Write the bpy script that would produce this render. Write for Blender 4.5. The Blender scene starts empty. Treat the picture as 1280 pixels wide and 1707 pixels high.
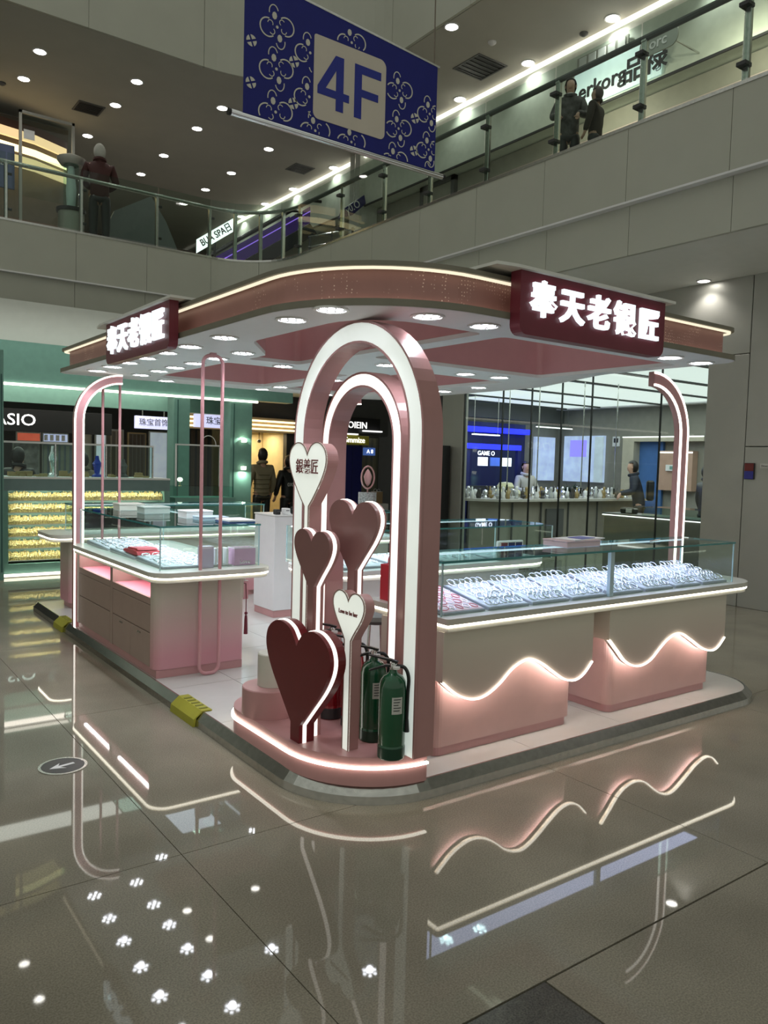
import bpy, bmesh, math, random
from mathutils import Vector, Matrix
C = bpy.context.scene.collection
SC = bpy.context.scene
PI = math.pi
random.seed(7)

# ------------------------------------------------------------------ camera, world, exposure
cam = bpy.data.objects.new('camera', bpy.data.cameras.new('camera')); C.objects.link(cam)
yaw, pit, rol = 0.93848, -0.06184, 0.02756
fw = Vector((math.cos(yaw)*math.cos(pit), math.sin(yaw)*math.cos(pit), math.sin(pit)))
r0 = Vector((math.sin(yaw), -math.cos(yaw), 0)); u0 = r0.cross(fw)
rt = r0*math.cos(rol) + u0*math.sin(rol); up = -r0*math.sin(rol) + u0*math.cos(rol)
cam.matrix_world = Matrix(((rt.x, up.x, -fw.x, 0), (rt.y, up.y, -fw.y, 0), (rt.z, up.z, -fw.z, 1.62), (0, 0, 0, 1)))
cam.data.sensor_fit = 'VERTICAL'; cam.data.sensor_height = 24.0
cam.data.lens = 24.0*1318.6/1707
cam.data.clip_end = 200
SC.camera = cam
w = bpy.data.worlds.new('atrium_ambient'); SC.world = w; w.use_nodes = True
w.node_tree.nodes['Background'].inputs[0].default_value = (.90, .93, .82, 1)
w.node_tree.nodes['Background'].inputs[1].default_value = .47
SC.view_settings.view_transform = 'Standard'; SC.view_settings.look = 'None'
SC.view_settings.gamma = 1; SC.view_settings.use_curve_mapping = False
SC.view_settings.exposure = 0.0

# ------------------------------------------------------------------ materials
MATS = {}
def mat(name, col, rough=.5, metal=0., emit=0., ecol=None, var=.06, scale=8., bump=0., spec=.5, coat=0.):
    if name in MATS: return MATS[name]
    m = bpy.data.materials.new(name); m.use_nodes = True; nt = m.node_tree; b = nt.nodes['Principled BSDF']
    b.inputs['Roughness'].default_value = rough; b.inputs['Metallic'].default_value = metal
    b.inputs['Specular IOR Level'].default_value = spec; b.inputs['Coat Weight'].default_value = coat
    tc = nt.nodes.new('ShaderNodeTexCoord'); nz = nt.nodes.new('ShaderNodeTexNoise'); rp = nt.nodes.new('ShaderNodeValToRGB')
    nz.inputs['Scale'].default_value = scale; nz.inputs['Detail'].default_value = 4
    nt.links.new(tc.outputs['Object'], nz.inputs['Vector']); nt.links.new(nz.outputs['Fac'], rp.inputs['Fac'])
    lo = [max(0, c*(1-var)) for c in col]; hi = [min(1, c*(1+var)) for c in col]
    rp.color_ramp.elements[0].color = (*lo, 1); rp.color_ramp.elements[1].color = (*hi, 1)
    rp.color_ramp.elements[0].position = .3; rp.color_ramp.elements[1].position = .7
    nt.links.new(rp.outputs['Color'], b.inputs['Base Color'])
    if emit:
        b.inputs['Emission Color'].default_value = (*(ecol or col), 1); b.inputs['Emission Strength'].default_value = emit
    if bump:
        bp = nt.nodes.new('ShaderNodeBump'); bp.inputs['Strength'].default_value = bump; bp.inputs['Distance'].default_value = .01
        nt.links.new(nz.outputs['Fac'], bp.inputs['Height']); nt.links.new(bp.outputs['Normal'], b.inputs['Normal'])
    MATS[name] = m; return m
def ombre(name, lo, hi, z0, z1, rough=.35):
    m = mat(name, hi, rough); nt = m.node_tree; b = nt.nodes['Principled BSDF']
    g = nt.nodes.new('ShaderNodeNewGeometry'); s = nt.nodes.new('ShaderNodeSeparateXYZ'); mr = nt.nodes.new('ShaderNodeMapRange'); rp = nt.nodes.new('ShaderNodeValToRGB')
    nt.links.new(g.outputs['Position'], s.inputs[0]); nt.links.new(s.outputs['Z'], mr.inputs[0])
    mr.inputs[1].default_value = z0; mr.inputs[2].default_value = z1
    rp.color_ramp.elements[0].color = (*lo, 1); rp.color_ramp.elements[1].color = (*hi, 1)
    nt.links.new(mr.outputs[0], rp.inputs[0]); nt.links.new(rp.outputs[0], b.inputs['Base Color']); return m
def glassmat(name, tint=(.93, .98, .96), refl=.06, rough=.02):
    m = bpy.data.materials.new(name); m.use_nodes = True; nt = m.node_tree; nt.nodes.clear()
    o = nt.nodes.new('ShaderNodeOutputMaterial'); t = nt.nodes.new('ShaderNodeBsdfTransparent'); g = nt.nodes.new('ShaderNodeBsdfGlossy')
    mx = nt.nodes.new('ShaderNodeMixShader'); f = nt.nodes.new('ShaderNodeFresnel'); f.inputs[0].default_value = 1.45
    t.inputs[0].default_value = (*tint, 1); g.inputs['Roughness'].default_value = rough
    gm = nt.nodes.new('ShaderNodeNewGeometry'); iv = nt.nodes.new('ShaderNodeMath'); iv.operation = 'SUBTRACT'; iv.inputs[0].default_value = 1; nt.links.new(gm.outputs['Backfacing'], iv.inputs[1])
    mm = nt.nodes.new('ShaderNodeMath'); mm.operation = 'MULTIPLY'; nt.links.new(f.outputs[0], mm.inputs[0]); nt.links.new(iv.outputs[0], mm.inputs[1]); nt.links.new(mm.outputs[0], mx.inputs[0]); nt.links.new(t.outputs[0], mx.inputs[1]); nt.links.new(g.outputs[0], mx.inputs[2])
    nt.links.new(mx.outputs[0], o.inputs[0]); MATS[name] = m; return m
PINK = mat('pink_lacquer', (.47, .25, .245), .32, var=.03)
PINKL = mat('pale_pink_lacquer', (.62, .39, .37), .38, var=.03)
PINKD = mat('dusty_pink_lacquer', (.52, .275, .275), .35, var=.03)
PINKB = mat('pink_beam_panel', (.55, .26, .28), .45, var=.03)
PINKM = mat('pink_enamel_metal', (.60, .30, .32), .3, var=.02)
BEIGE = ombre('cream_ombre_lacquer', (.66, .50, .45), (.66, .61, .52), .35, .72)
OMB = ombre('cream_to_pink_ombre', (.62, .30, .34), (.56, .52, .44), .22, .66)
BROWNP = mat('taupe_pink_laminate', (.30, .19, .165), .4, var=.03)
WHITE = mat('white_lacquer', (.78, .77, .76), .3, var=.02)
WHITEM = mat('matt_white_panel', (.72, .71, .72), .6, var=.02)
CREAM = mat('cream_counter_lacquer', (.62, .60, .53), .28, var=.02)
LED = mat('warm_led_strip', (1, .93, .80), .5, emit=5.5, ecol=(1, .94, .80))
LEDW = mat('soft_white_light_panel', (.92, .95, .90), .5, emit=.44, ecol=(.90, .98, .92))
LEDC = mat('cool_led', (.9, .93, 1), .5, emit=26, ecol=(.90, .93, 1))
LEDN = mat('neutral_downlight', (1, .98, .92), .5, emit=22, ecol=(1, .97, .90))
LEDY = mat('yellow_led_line', (1, .8, .45), .5, emit=2.2, ecol=(1, .80, .42))
LEDP = mat('canopy_led_line', (1, .92, .70), .5, emit=1.0, ecol=(1, .92, .70))
LETT = mat('lit_white_letter', (.85, .95, 1), .5, emit=1.15, ecol=(.84, .96, 1))
WINE = mat('wine_red_panel', (.17, .022, .04), .35, var=.05)
WINEH = mat('dark_red_heart_lacquer', (.15, .008, .012), .3, var=.05)
ROSE = mat('brown_rose_heart_lacquer', (.30, .145, .14), .35, var=.03)
STEEL = mat('brushed_steel', (.55, .55, .53), .22, 1., var=.1, scale=30)
SILVER = mat('polished_silver', (.85, .86, .90), .18, 1., var=.05)
BLACK = mat('black_plastic', (.012, .012, .013), .4)
DARK = mat('charcoal_panel', (.03, .03, .033), .45)
GREEN = mat('green_extinguisher_enamel', (.006, .085, .035), .2, var=.08, coat=.5)
RED = mat('red_extinguisher_enamel', (.25, .008, .015), .25, var=.08)
REDB = mat('bright_red_paper', (.60, .03, .05), .5)
PAPER = mat('white_paper', (.78, .78, .78), .7)
TEAL = mat('teal_green_laminate', (.17, .335, .285), .4, var=.06)
GOLD = mat('gold_jewellery', (.80, .62, .34), .4, .45, var=.5, scale=60)
GOLDW = mat('warm_wood_gold', (.45, .30, .14), .5)
FASCIA = mat('ivory_wall_panel', (.42, .42, .36), .42, var=.03, scale=2)
CEIL = mat('grey_plaster_ceiling', (.40, .385, .34), .75, var=.03, scale=2)
SOFF = mat('white_plaster_soffit', (.72, .72, .68), .7, var=.02)
GREYP = mat('grey_metal_panel', (.40, .395, .36), .38, .3, var=.04, scale=3)
GREYD = mat('dark_grey_panel', (.10, .10, .10), .5, var=.05)
TAUPE = mat('taupe_shop_wall', (.27, .26, .22), .6)
BROWN = mat('brown_shop_wall', (.16, .13, .10), .6)
BLUE = mat('royal_blue_board', (.012, .02, .30), .45)
NAVY = mat('navy_wall', (.012, .018, .10), .5)
BLUEL = mat('blue_light_band', (.02, .03, .9), .5, emit=1.6, ecol=(.02, .03, 1))
SCREEN = mat('backlit_screen', (.5, .6, .85), .4, emit=.5, ecol=(.55, .65, .95), var=.3, scale=4)
SCREENP = mat('backlit_lilac_sign', (.6, .6, .9), .4, emit=.9, ecol=(.68, .70, 1), var=.1, scale=14)
WARM = mat('lit_warm_wall', (.75, .62, .36), .6)
SKIN = mat('skin', (.50, .30, .22), .5); HAIR = mat('black_hair', (.010, .008, .007), .45)
GL = glassmat('clear_glass'); GLT = glassmat('teal_edge_glass', (.82, .95, .92)); GLG = glassmat('grey_green_balustrade_glass', (.80, .87, .83))
GEDGE = mat('teal_glass_edge', (.06, .24, .24), .1, var=.1)
BANNER = mat('blue_banner_cloth', (.004, .008, .165), .7, var=.05)
PRINTW = mat('white_banner_print', (.62, .60, .52), .7, var=.03)

# floor tile: polished stone with speckle
TILE = mat('polished_stone_tile', (.285, .260, .203), .026, var=.16, scale=1.6, spec=.24)
def speckle(m, amt=.35):
    nt = m.node_tree; b = nt.nodes['Principled BSDF']; src = b.inputs['Base Color'].links[0].from_socket
    nz = nt.nodes.new('ShaderNodeTexNoise'); nz.inputs['Scale'].default_value = 160; nz.inputs['Detail'].default_value = 2
    tc = nt.nodes.new('ShaderNodeTexCoord'); nt.links.new(tc.outputs['Object'], nz.inputs['Vector'])
    rp = nt.nodes.new('ShaderNodeValToRGB'); rp.color_ramp.elements[0].position = .35; rp.color_ramp.elements[1].position = .62
    rp.color_ramp.elements[0].color = (1-amt, 1-amt, 1-amt, 1); rp.color_ramp.elements[1].color = (1, 1, 1, 1)
    mx = nt.nodes.new('ShaderNodeMix'); mx.data_type = 'RGBA'; mx.blend_type = 'MULTIPLY'; mx.inputs[0].default_value = 1
    nt.links.new(nz.outputs['Fac'], rp.inputs[0]); nt.links.new(src, mx.inputs[6]); nt.links.new(rp.outputs[0], mx.inputs[7])
    nt.links.new(mx.outputs[2], b.inputs['Base Color'])
speckle(TILE, .30)
INLAY = mat('dark_granite_inlay', (.085, .078, .065), .18, var=.2, scale=30); speckle(INLAY, .6)
DECK = mat('white_glazed_tile', (.62, .62, .60), .12, var=.02)
# perforated band: dots of light pink over the pink fascia
PERF = mat('perforated_pink_fascia', (.38, .185, .165), .4, var=.05)
def perforate(m):
    nt = m.node_tree; b = nt.nodes['Principled BSDF']; src = b.inputs['Base Color'].links[0].from_socket
    tc = nt.nodes.new('ShaderNodeTexCoord'); v = nt.nodes.new('ShaderNodeTexVoronoi'); v.inputs['Scale'].default_value = 55; v.inputs['Randomness'].default_value = .35
    n2 = nt.nodes.new('ShaderNodeTexNoise'); n2.inputs['Scale'].default_value = 5
    rp = nt.nodes.new('ShaderNodeValToRGB'); rp.color_ramp.elements[0].position = .16; rp.color_ramp.elements[1].position = .22
    rp.color_ramp.elements[0].color = (1, 1, 1, 1); rp.color_ramp.elements[1].color = (0, 0, 0, 1)
    r2 = nt.nodes.new('ShaderNodeValToRGB'); r2.color_ramp.elements[0].position = .48; r2.color_ramp.elements[1].position = .58
    mu = nt.nodes.new('ShaderNodeMath'); mu.operation = 'MULTIPLY'
    mx = nt.nodes.new('ShaderNodeMix'); mx.data_type = 'RGBA'; mx.inputs[7].default_value = (.95, .70, .60, 1)
    for t in (v, n2): nt.links.new(tc.outputs['Object'], t.inputs['Vector'])
    nt.links.new(v.outputs['Distance'], rp.inputs[0]); nt.links.new(n2.outputs['Fac'], r2.inputs[0])
    nt.links.new(rp.outputs[0], mu.inputs[0]); nt.links.new(r2.outputs[0], mu.inputs[1]); nt.links.new(mu.outputs[0], mx.inputs[0])
    nt.links.new(src, mx.inputs[6]); nt.links.new(mx.outputs[2], b.inputs['Base Color'])
perforate(PERF)

# ------------------------------------------------------------------ mesh helpers
ORG = {}
def thing(name, label, cat, loc=(0, 0, 0), group=None, kind=None):
    o = bpy.data.objects.new(name, None); C.objects.link(o); o.location = loc; o.empty_display_size = .05
    tag(o, label, cat, group, kind); ORG[o] = Vector(loc); return o
def tag(o, label=None, cat=None, group=None, kind=None):
    if label: o['label'] = label
    if cat: o['category'] = cat
    if group: o['group'] = group
    if kind: o['kind'] = kind
    return o
def obj(name, bm, m, parent=None, smooth=False, label=None, cat=None, group=None, kind=None, org=None):
    """link a bmesh given in world coordinates as one mesh object"""
    og = ORG.get(parent, Vector()) if parent else Vector(org or (0, 0, 0))
    if og.length: bmesh.ops.translate(bm, verts=bm.verts, vec=-og)
    me = bpy.data.meshes.new(name); bmesh.ops.recalc_face_normals(bm, faces=bm.faces); bm.to_mesh(me); bm.free()
    me.materials.append(m)
    if smooth:
        for p in me.polygons: p.use_smooth = True
        try: me.set_sharp_from_angle(angle=math.radians(38))
        except Exception: pass
    o = bpy.data.objects.new(name, me); C.objects.link(o)
    if parent: o.parent = parent
    else: o.location = og
    ORG[o] = og
    return tag(o, label, cat, group, kind)
def BM(): return bmesh.new()
def box(bm, x0, x1, y0, y1, z0, z1, bev=0):
    b = bmesh.new()
    vs = [b.verts.new((x, y, z)) for z in (z0, z1) for x, y in ((x0, y0), (x1, y0), (x1, y1), (x0, y1))]
    for f in ((0, 3, 2, 1), (4, 5, 6, 7), (0, 1, 5, 4), (1, 2, 6, 5), (2, 3, 7, 6), (3, 0, 4, 7)): b.faces.new([vs[i] for i in f])
    if bev: bmesh.ops.bevel(b, geom=b.edges, offset=bev, segments=1, affect='EDGES')
    return merge(bm, b)
def merge(bm, b, M=None):
    if M is not None: bmesh.ops.transform(b, matrix=M, verts=b.verts)
    vm = {v: bm.verts.new(v.co) for v in b.verts}
    for f in b.faces:
        try: bm.faces.new([vm[v] for v in f.verts])
        except ValueError: pass
    b.free(); return bm
def prism(bm, poly, h0, h1, axis='z', cap=True):
    """extrude a 2-D outline; axis z: (x,y), axis x: (y,z), axis y: (x,z)"""
    def P(a, b, h): return {'z': (a, b, h), 'x': (h, a, b), 'y': (a, h, b)}[axis]
    A = [bm.verts.new(P(a, b, h0)) for a, b in poly]; B = [bm.verts.new(P(a, b, h1)) for a, b in poly]; n = len(poly)
    for i in range(n): bm.faces.new((A[i], A[(i+1) % n], B[(i+1) % n], B[i]))
    if cap: bm.faces.new(A[::-1]); bm.faces.new(B)
    return bm
def band(bm, pa, pb, h0, h1, axis='z', closed=False):
    """a strip between two parallel outlines, extruded"""
    def P(p, h): a, b = p; return {'z': (a, b, h), 'x': (h, a, b), 'y': (a, h, b)}[axis]
    R = [[bm.verts.new(P(p, h)) for p in pl] for pl, h in ((pa, h0), (pb, h0), (pb, h1), (pa, h1))]
    n = len(pa)
    for i in range(n if closed else n-1):
        j = (i+1) % n
        for k in range(4): bm.faces.new((R[k][i], R[k][j], R[(k+1) % 4][j], R[(k+1) % 4][i]))
    if not closed:
        bm.faces.new([R[k][0] for k in range(4)]); bm.faces.new([R[k][-1] for k in (3, 2, 1, 0)])
    return bm
def offset(poly, d, closed=True):
    n = len(poly); out = []
    for i in range(n):
        p = Vector(poly[i]); a = Vector(poly[i-1]) if (closed or i > 0) else None; b = Vector(poly[(i+1) % n]) if (closed or i < n-1) else None
        t1 = (p-a).normalized() if a is not None else None; t2 = (b-p).normalized() if b is not None else None
        t1 = t1 or t2; t2 = t2 or t1
        n1 = Vector((-t1.y, t1.x)); n2 = Vector((-t2.y, t2.x)); m = (n1+n2)
        m = m.normalized() if m.length > 1e-6 else n1
        k = max(.3, m.dot(n1)); q = p + m*(d/k); out.append((q.x, q.y))
    return out
def rpoly(pts, seg=8):
    """outline with rounded corners: pts = (x, y, radius)"""
    out = []; n = len(pts)
    for i in range(n):
        x, y, r = pts[i]
        if r <= 0: out.append((x, y)); continue
        p = Vector((x, y)); a = (Vector(pts[i-1][:2])-p); b = (Vector(pts[(i+1) % n][:2])-p)
        an = a.angle(b)/2; d = r/math.tan(an); a.normalize(); b.normalize()
        s = p+a*d; e = p+b*d; c = p+(a+b).normalized()*(r/math.sin(an))
        a0 = math.atan2(*(s-c).yx); a1 = math.atan2(*(e-c).yx); da = (a1-a0+PI) % (2*PI)-PI
        k = max(2, int(seg*abs(da)/(PI/2)))
        out += [(c.x+r*math.cos(a0+da*t/k), c.y+r*math.sin(a0+da*t/k)) for t in range(k+1)]
    return out
def rrect(x0, x1, y0, y1, r, seg=6): return rpoly([(x0, y0, r), (x1, y0, r), (x1, y1, r), (x0, y1, r)], seg)
def lathe(bm, prof, x, y, n=16):
    rings = []
    for r, z in prof:
        rings.append([bm.verts.new((x+r*math.cos(2*PI*i/n), y+r*math.sin(2*PI*i/n), z)) for i in range(n)] if r > 1e-5 else [bm.verts.new((x, y, z))])
    for a, b in zip(rings, rings[1:]):
        for i in range(n):
            j = (i+1) % n
            if len(a) == 1 and len(b) == 1: continue
            if len(a) == 1: bm.faces.new((a[0], b[j], b[i]))
            elif len(b) == 1: bm.faces.new((a[i], a[j], b[0]))
            else: bm.faces.new((a[i], a[j], b[j], b[i]))
    for R in (rings[0], rings[-1]):
        if len(R) > 1:
            try: bm.faces.new(R)
            except ValueError: pass
    return bm
def tube(bm, pts, r, n=8, closed=False):
    pts = [Vector(p) for p in pts]; m = len(pts); rings = []; prev = None
    rs = r if isinstance(r, (list, tuple)) else [r]*m
    for i, p in enumerate(pts):
        a = pts[i-1] if (i > 0 or closed) else p; b = pts[(i+1) % m] if (i < m-1 or closed) else p
        t = (b-a).normalized()
        ref = prev if prev is not None else (Vector((0, 0, 1)) if abs(t.z) < .9 else Vector((1, 0, 0)))
        u = (ref - t*ref.dot(t)); u = u.normalized() if u.length > 1e-6 else t.orthogonal().normalized()
        prev = u; v = t.cross(u)
        rings.append([bm.verts.new(p+(u*math.cos(2*PI*k/n)+v*math.sin(2*PI*k/n))*rs[i]) for k in range(n)])
    for i in range(m if closed else m-1):
        A, B = rings[i], rings[(i+1) % m]
        for k in range(n): bm.faces.new((A[k], A[(k+1) % n], B[(k+1) % n], B[k]))
    if not closed: bm.faces.new(rings[0][::-1]); bm.faces.new(rings[-1])
    return bm
def arc(cx, cy, r, a0, a1, n=16): return [(cx+r*math.cos(a0+(a1-a0)*i/n), cy+r*math.sin(a0+(a1-a0)*i/n)) for i in range(n+1)]
def bez(pts, n=8):
    """smooth curve through points (Catmull-Rom)"""
    P = [Vector(p) for p in pts]; P = [2*P[0]-P[1]]+P+[2*P[-1]-P[-2]]; out = []
    for i in range(1, len(P)-2):
        for k in range(n):
            t = k/n; a, b, c, d = P[i-1:i+3]
            out.append(.5*((2*b)+(c-a)*t+(2*a-5*b+4*c-d)*t*t+(3*b-a-3*c+d)*t**3))
    out.append(P[-2]); return [tuple(v) for v in out]
FACE = {'-x': Matrix(((0, 0, -1), (-1, 0, 0), (0, 1, 0))), '-y': Matrix(((1, 0, 0), (0, 0, -1), (0, 1, 0))), 'up': Matrix.Identity(3)}
def text_bm(body, size, loc, face, extrude=.006, off=0., sx=1., rot=0.):
    cu = bpy.data.curves.new('lettering', 'FONT'); cu.body = body; cu.size = size; cu.extrude = extrude; cu.offset = off
    cu.align_x = 'CENTER'; cu.align_y = 'CENTER'; cu.resolution_u = 3
    o = bpy.data.objects.new('lettering', cu); C.objects.link(o)
    me = bpy.data.meshes.new_from_object(o.evaluated_get(bpy.context.evaluated_depsgraph_get()))
    bpy.data.objects.remove(o); bpy.data.curves.remove(cu)
    bm = BM(); bm.from_mesh(me); bpy.data.meshes.remove(me)
    F = FACE[face] if isinstance(face, str) else face
    M = Matrix.Translation(loc) @ F.to_4x4() @ Matrix.Rotation(rot, 4, 'Z') @ Matrix.Diagonal((sx, 1, 1, 1))
    bmesh.ops.transform(bm, matrix=M, verts=bm.verts); return bm
def copytree(root, loc, label=None, group=None, rotz=None):
    r = root.copy(); C.objects.link(r); r.location = loc; ORG[r] = Vector(loc)
    if rotz is not None: r.rotation_euler = (0, 0, rotz)
    if label: r['label'] = label
    if group: r['group'] = group
    for ch in list(root.children):
        c = ch.copy(); C.objects.link(c); c.parent = r
        for g in ch.children:
            d = g.copy(); C.objects.link(d); d.parent = c
    return r
def struct(name, bm, m, parent=None, **k):
    o = obj(name, bm, m, parent, **k)
    if not parent: o['kind'] = 'structure'
    return o
def spot(loc, energy, size=110, blend=.6, color=(1, .96, .9), parent=None, radius=.03):
    l = bpy.data.lights.new('lamp_or_fill_light', 'SPOT'); l.energy = energy; l.spot_size = math.radians(size); l.spot_blend = blend; l.color = color; l.shadow_soft_size = radius
    o = bpy.data.objects.new('lamp_or_fill_light', l); C.objects.link(o); o.location = Vector(loc)-(ORG[parent] if parent else Vector())
    if parent: o.parent = parent
    return o
def area(loc, sx, sy, energy, color=(1, 1, 1), rot=(0, 0, 0), parent=None):
    l = bpy.data.lights.new('lamp_or_fill_light', 'AREA'); l.shape = 'RECTANGLE'; l.size = sx; l.size_y = sy; l.energy = energy; l.color = color
    o = bpy.data.objects.new('lamp_or_fill_light', l); C.objects.link(o); o.location = Vector(loc)-(ORG[parent] if parent else Vector()); o.rotation_euler = rot
    if parent: o.parent = parent
    return o
# ------------------------------------------------------------------ the mall: floor, slabs, walls
XV, YV, RV = 7.3, 14.0, 1.2
def vpath(d=0., n=10): return [(XV+d, -8)]+arc(XV-RV, YV-RV, RV+d, 0, PI/2, n)+[(-10, YV+d)]
def vpath3(d=0., n=14): return [(8.25+d, -8)]+arc(8.25-2.4, 13.8-2.4, 2.4+d, 0, PI/2, n)+[(-10, 13.8+d)]
def lshape3(d=0.): return vpath3(d)+[(-10, 32), (20, 32), (20, -8)]
def lshape(d=0.): return vpath(d)+[(-10, 32), (20, 32), (20, -8)]
fl = struct('floor', box(BM(), -10, 20, -8, 32, -.12, -.015), mat('tile_grout', (.16, .15, .13), .8))
xs = [-4.78, -2.78, -.78, 1.22, 3.22, 5.22, 7.22, 9.08]; ys = [-1.0, 1.0, 3.0, 5.0, 7.0, 9.0, 11.0, 13.0, 15.0, 17.0]
g = .0018
for i in range(len(xs)-1):
    for j in range(len(ys)-1):
        x0, x1, y0, y1 = xs[i]+g, xs[i+1]-g, ys[j]+g, ys[j+1]-g
        if (xs[i], ys[j]) == (1.22, 1.0):
            obj('tile', prism(BM(), [(x0, 1.62), (x1, 1.62), (x1, y1), (x0, y1)], -.015, 0), TILE, fl)
            obj('tile', prism(BM(), [(x0, y0), (1.36, y0), (1.36, 1.612), (x0, 1.612)], -.015, 0), TILE, fl)
            obj('tile', prism(BM(), [(1.868, y0), (x1, y0), (x1, 1.612), (1.868, 1.612)], -.015, 0), TILE, fl)
            obj('granite_tile', prism(BM(), [(1.368, y0), (1.86, y0), (1.86, 1.612), (1.368, 1.612)], -.015, 0), INLAY, fl, label='dark speckled granite inlay tile')
        else: obj('tile', box(BM(), x0, x1, y0, y1, -.015, 0), TILE, fl)
for (a, b, c, d) in ((9.08, 20, -8, 32), (-10, 9.08, 17.0, 32)): obj('shop_floor', box(BM(), a, b, c, d, -.015, -.001), TILE, fl)

struct('ceiling', prism(BM(), lshape(.065), 3.965, 4.06), SOFF)
struct('floor_upper', prism(BM(), lshape(.10), 5.0, 5.25), TAUPE)
struct('ceiling_upper', prism(BM(), lshape3(.06), 8.6, 8.75), CEIL)
def panels(name, d, z0, z1, step=1.2, y0=1.0, x0=-1.0, thick=.05, XV=XV, YV=YV, RV=RV):
    """ivory fascia cut in panels along the edge of the void"""
    root = thing(name, None, None); root['kind'] = 'structure'
    y = YV-RV-.002; k = 0
    while y > y0:
        obj('panel', box(BM(), XV+d, XV+d+thick, y-step+.006, y, z0, z1), FASCIA, root); y -= step
    x = XV-RV-.002
    while x > x0:
        obj('panel', box(BM(), x-step+.006, x, YV+d, YV+d+thick, z0, z1), FASCIA, root); x -= step
    for h in range(2):
        a0, a1 = PI/4*h+.003, PI/4*(h+1)-.003
        obj('panel', band(BM(), arc(XV-RV, YV-RV, RV+d, a0, a1, 8), arc(XV-RV, YV-RV, RV+d+thick, a0, a1, 8), z0, z1), FASCIA, root)
    return root
panels('trim_1', -.06, 4.52, 5.30); panels('trim_2', .02, 3.965, 4.50); panels('trim_3', 0, 8.6, 11.2, 2.0, XV=8.25, YV=13.8, RV=2.4)
struct('trim_4', band(BM(), vpath(-.075, 14), vpath(.05, 14), 4.50, 4.522), WHITEM)
struct('trim_5', band(BM(), vpath(-.07, 14), vpath(.06, 14), 5.30, 5.335), STEEL)
struct('trim_6', band(BM(), vpath(.07, 14), vpath(.10, 14), 4.06, 5.0), FASCIA)
struct('trim_7', band(BM(), vpath3(.07), vpath3(.10), 8.75, 11.2), FASCIA)

# wall on the right: metal clad, glass shopfront between y 5.67 and 10.2
wr = thing('wall_right', None, None); wr['kind'] = 'structure'
for a, b, z0, z1 in ((2.2, 4.70, 0, 3.965), (4.71, 5.135, 0, 1.93), (4.71, 5.135, 1.94, 3.965), (5.145, 5.67, 0, 3.04), (5.145, 6.9, 3.05, 3.965), (6.91, 8.6, 3.05, 3.965), (8.61, 10.2, 3.05, 3.965), (10.21, 10.76, 0, 3.965)):
    obj('metal_panel', box(BM(), 9.10, 9.22, a, b, z0, z1, .004), GREYP, wr)
obj('wall_core', box(BM(), 9.22, 9.3, 2.2, 5.66, 0, 3.965), DARK, wr)
obj('wall_core', box(BM(), 9.22, 9.3, 5.66, 10.76, 3.06, 3.965), DARK, wr)
# glass shopfront
for k, (a, b) in enumerate(((5.68, 6.34), (6.36, 7.48), (7.50, 8.04), (8.06, 8.65), (8.67, 9.28), (9.30, 10.19))):
    wn = thing('window_%d' % (k+1), None, None); wn['kind'] = 'structure'
    obj('pane', box(BM(), 9.13, 9.142, a, b, .04, 3.03), GL, wn)
    obj('mullion', box(BM(), 9.12, 9.155, b+.003, b+.011, .02, 3.04), BLACK, wn)
    obj('rail', box(BM(), 9.115, 9.16, a, b, 0, .04), STEEL, wn)
# the shop interior
struct('wall_shop_back', box(BM(), 11.85, 15.4, 13.5, 13.65, 0, 3.965), TAUPE)
struct('wall_shop_side', box(BM(), 15.2, 15.35, 5.0, 13.5, 0, 3.965), TAUPE)
struct('wall_shop_near', box(BM(), 9.3, 15.2, 4.9, 5.05, 0, 3.965), TAUPE)
struct('wall_shop_upper', box(BM(), 11.85, 15.2, 13.3, 13.49, 2.72, 3.9), GREYD)
lc = thing('ceiling_shop', None, None); lc['kind'] = 'structure'
SHOPC = mat('luminous_shop_ceiling', (.9, .95, .93), .5, emit=.80, ecol=(.88, .96, .93), var=.02)
yb = [5.06, 6.2, 7.5, 8.75, 10.4, 12.0, 13.0]
struct('wall_shop_angle', prism(BM(), [(9.24, 10.77), (9.36, 10.77), (11.9, 13.5), (11.85, 13.62)], 0, 3.96), GREYP)
xl = lambda y: 9.32 if y < 10.7 else 9.42+(y-10.77)*.95
for a, b in zip(yb, yb[1:]): obj('light_panel', box(BM(), xl(b), 14.9, a+.03, b-.03, 3.06, 3.09), SHOPC, lc)
for a in yb: obj('ceiling_batten', box(BM(), xl(a), 15.2, a-.03, a+.03, 3.03, 3.09), BLACK, lc)
obj('ceiling_border', box(BM(), 14.9, 15.2, 5.06, 13.3, 3.03, 3.09), WHITEM, lc)
area((12, 9, 2.95), 4.5, 6, 90, (.90, .97, .94))

# upper floor walls
struct('wall_upper_right', box(BM(), 10.7, 10.85, 2, 24, 5.25, 7.44), TAUPE)
UPB = mat('pale_upper_bulkhead', (.62, .66, .58), .5)
struct('trim_8', box(BM(), 10.35, 10.85, 2, 24, 7.46, 8.5), UPB)
struct('trim_9', box(BM(), 10.30, 10.36, 2, 24, 8.5, 8.56), mat('cove_led', (1, .97, .85), .5, emit=1.6, ecol=(1, .98, .82)))
struct('trim_10', box(BM(), 10.33, 10.36, 2, 24, 7.42, 7.455), DARK)
struct('wall_upper_back', box(BM(), -10, 20, 26, 26.2, 5.25, 8.6), BROWN)
struct('wall_upper_left', box(BM(), 2.2, 2.35, 18.6, 26, 5.25, 8.6), GREYD)
struct('wall_back', box(BM(), -10, 20, 18.6, 18.8, 0, 3.965), GREYD)
for i, y in enumerate((3.4, 5.9, 8.4)):
    area((9.6, y, 7.3), .1, .1, 26, (1, .88, .70), (0, math.radians(-50), 0))  # hidden area lights added to brighten the upper shop wall, no fixtures there

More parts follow.
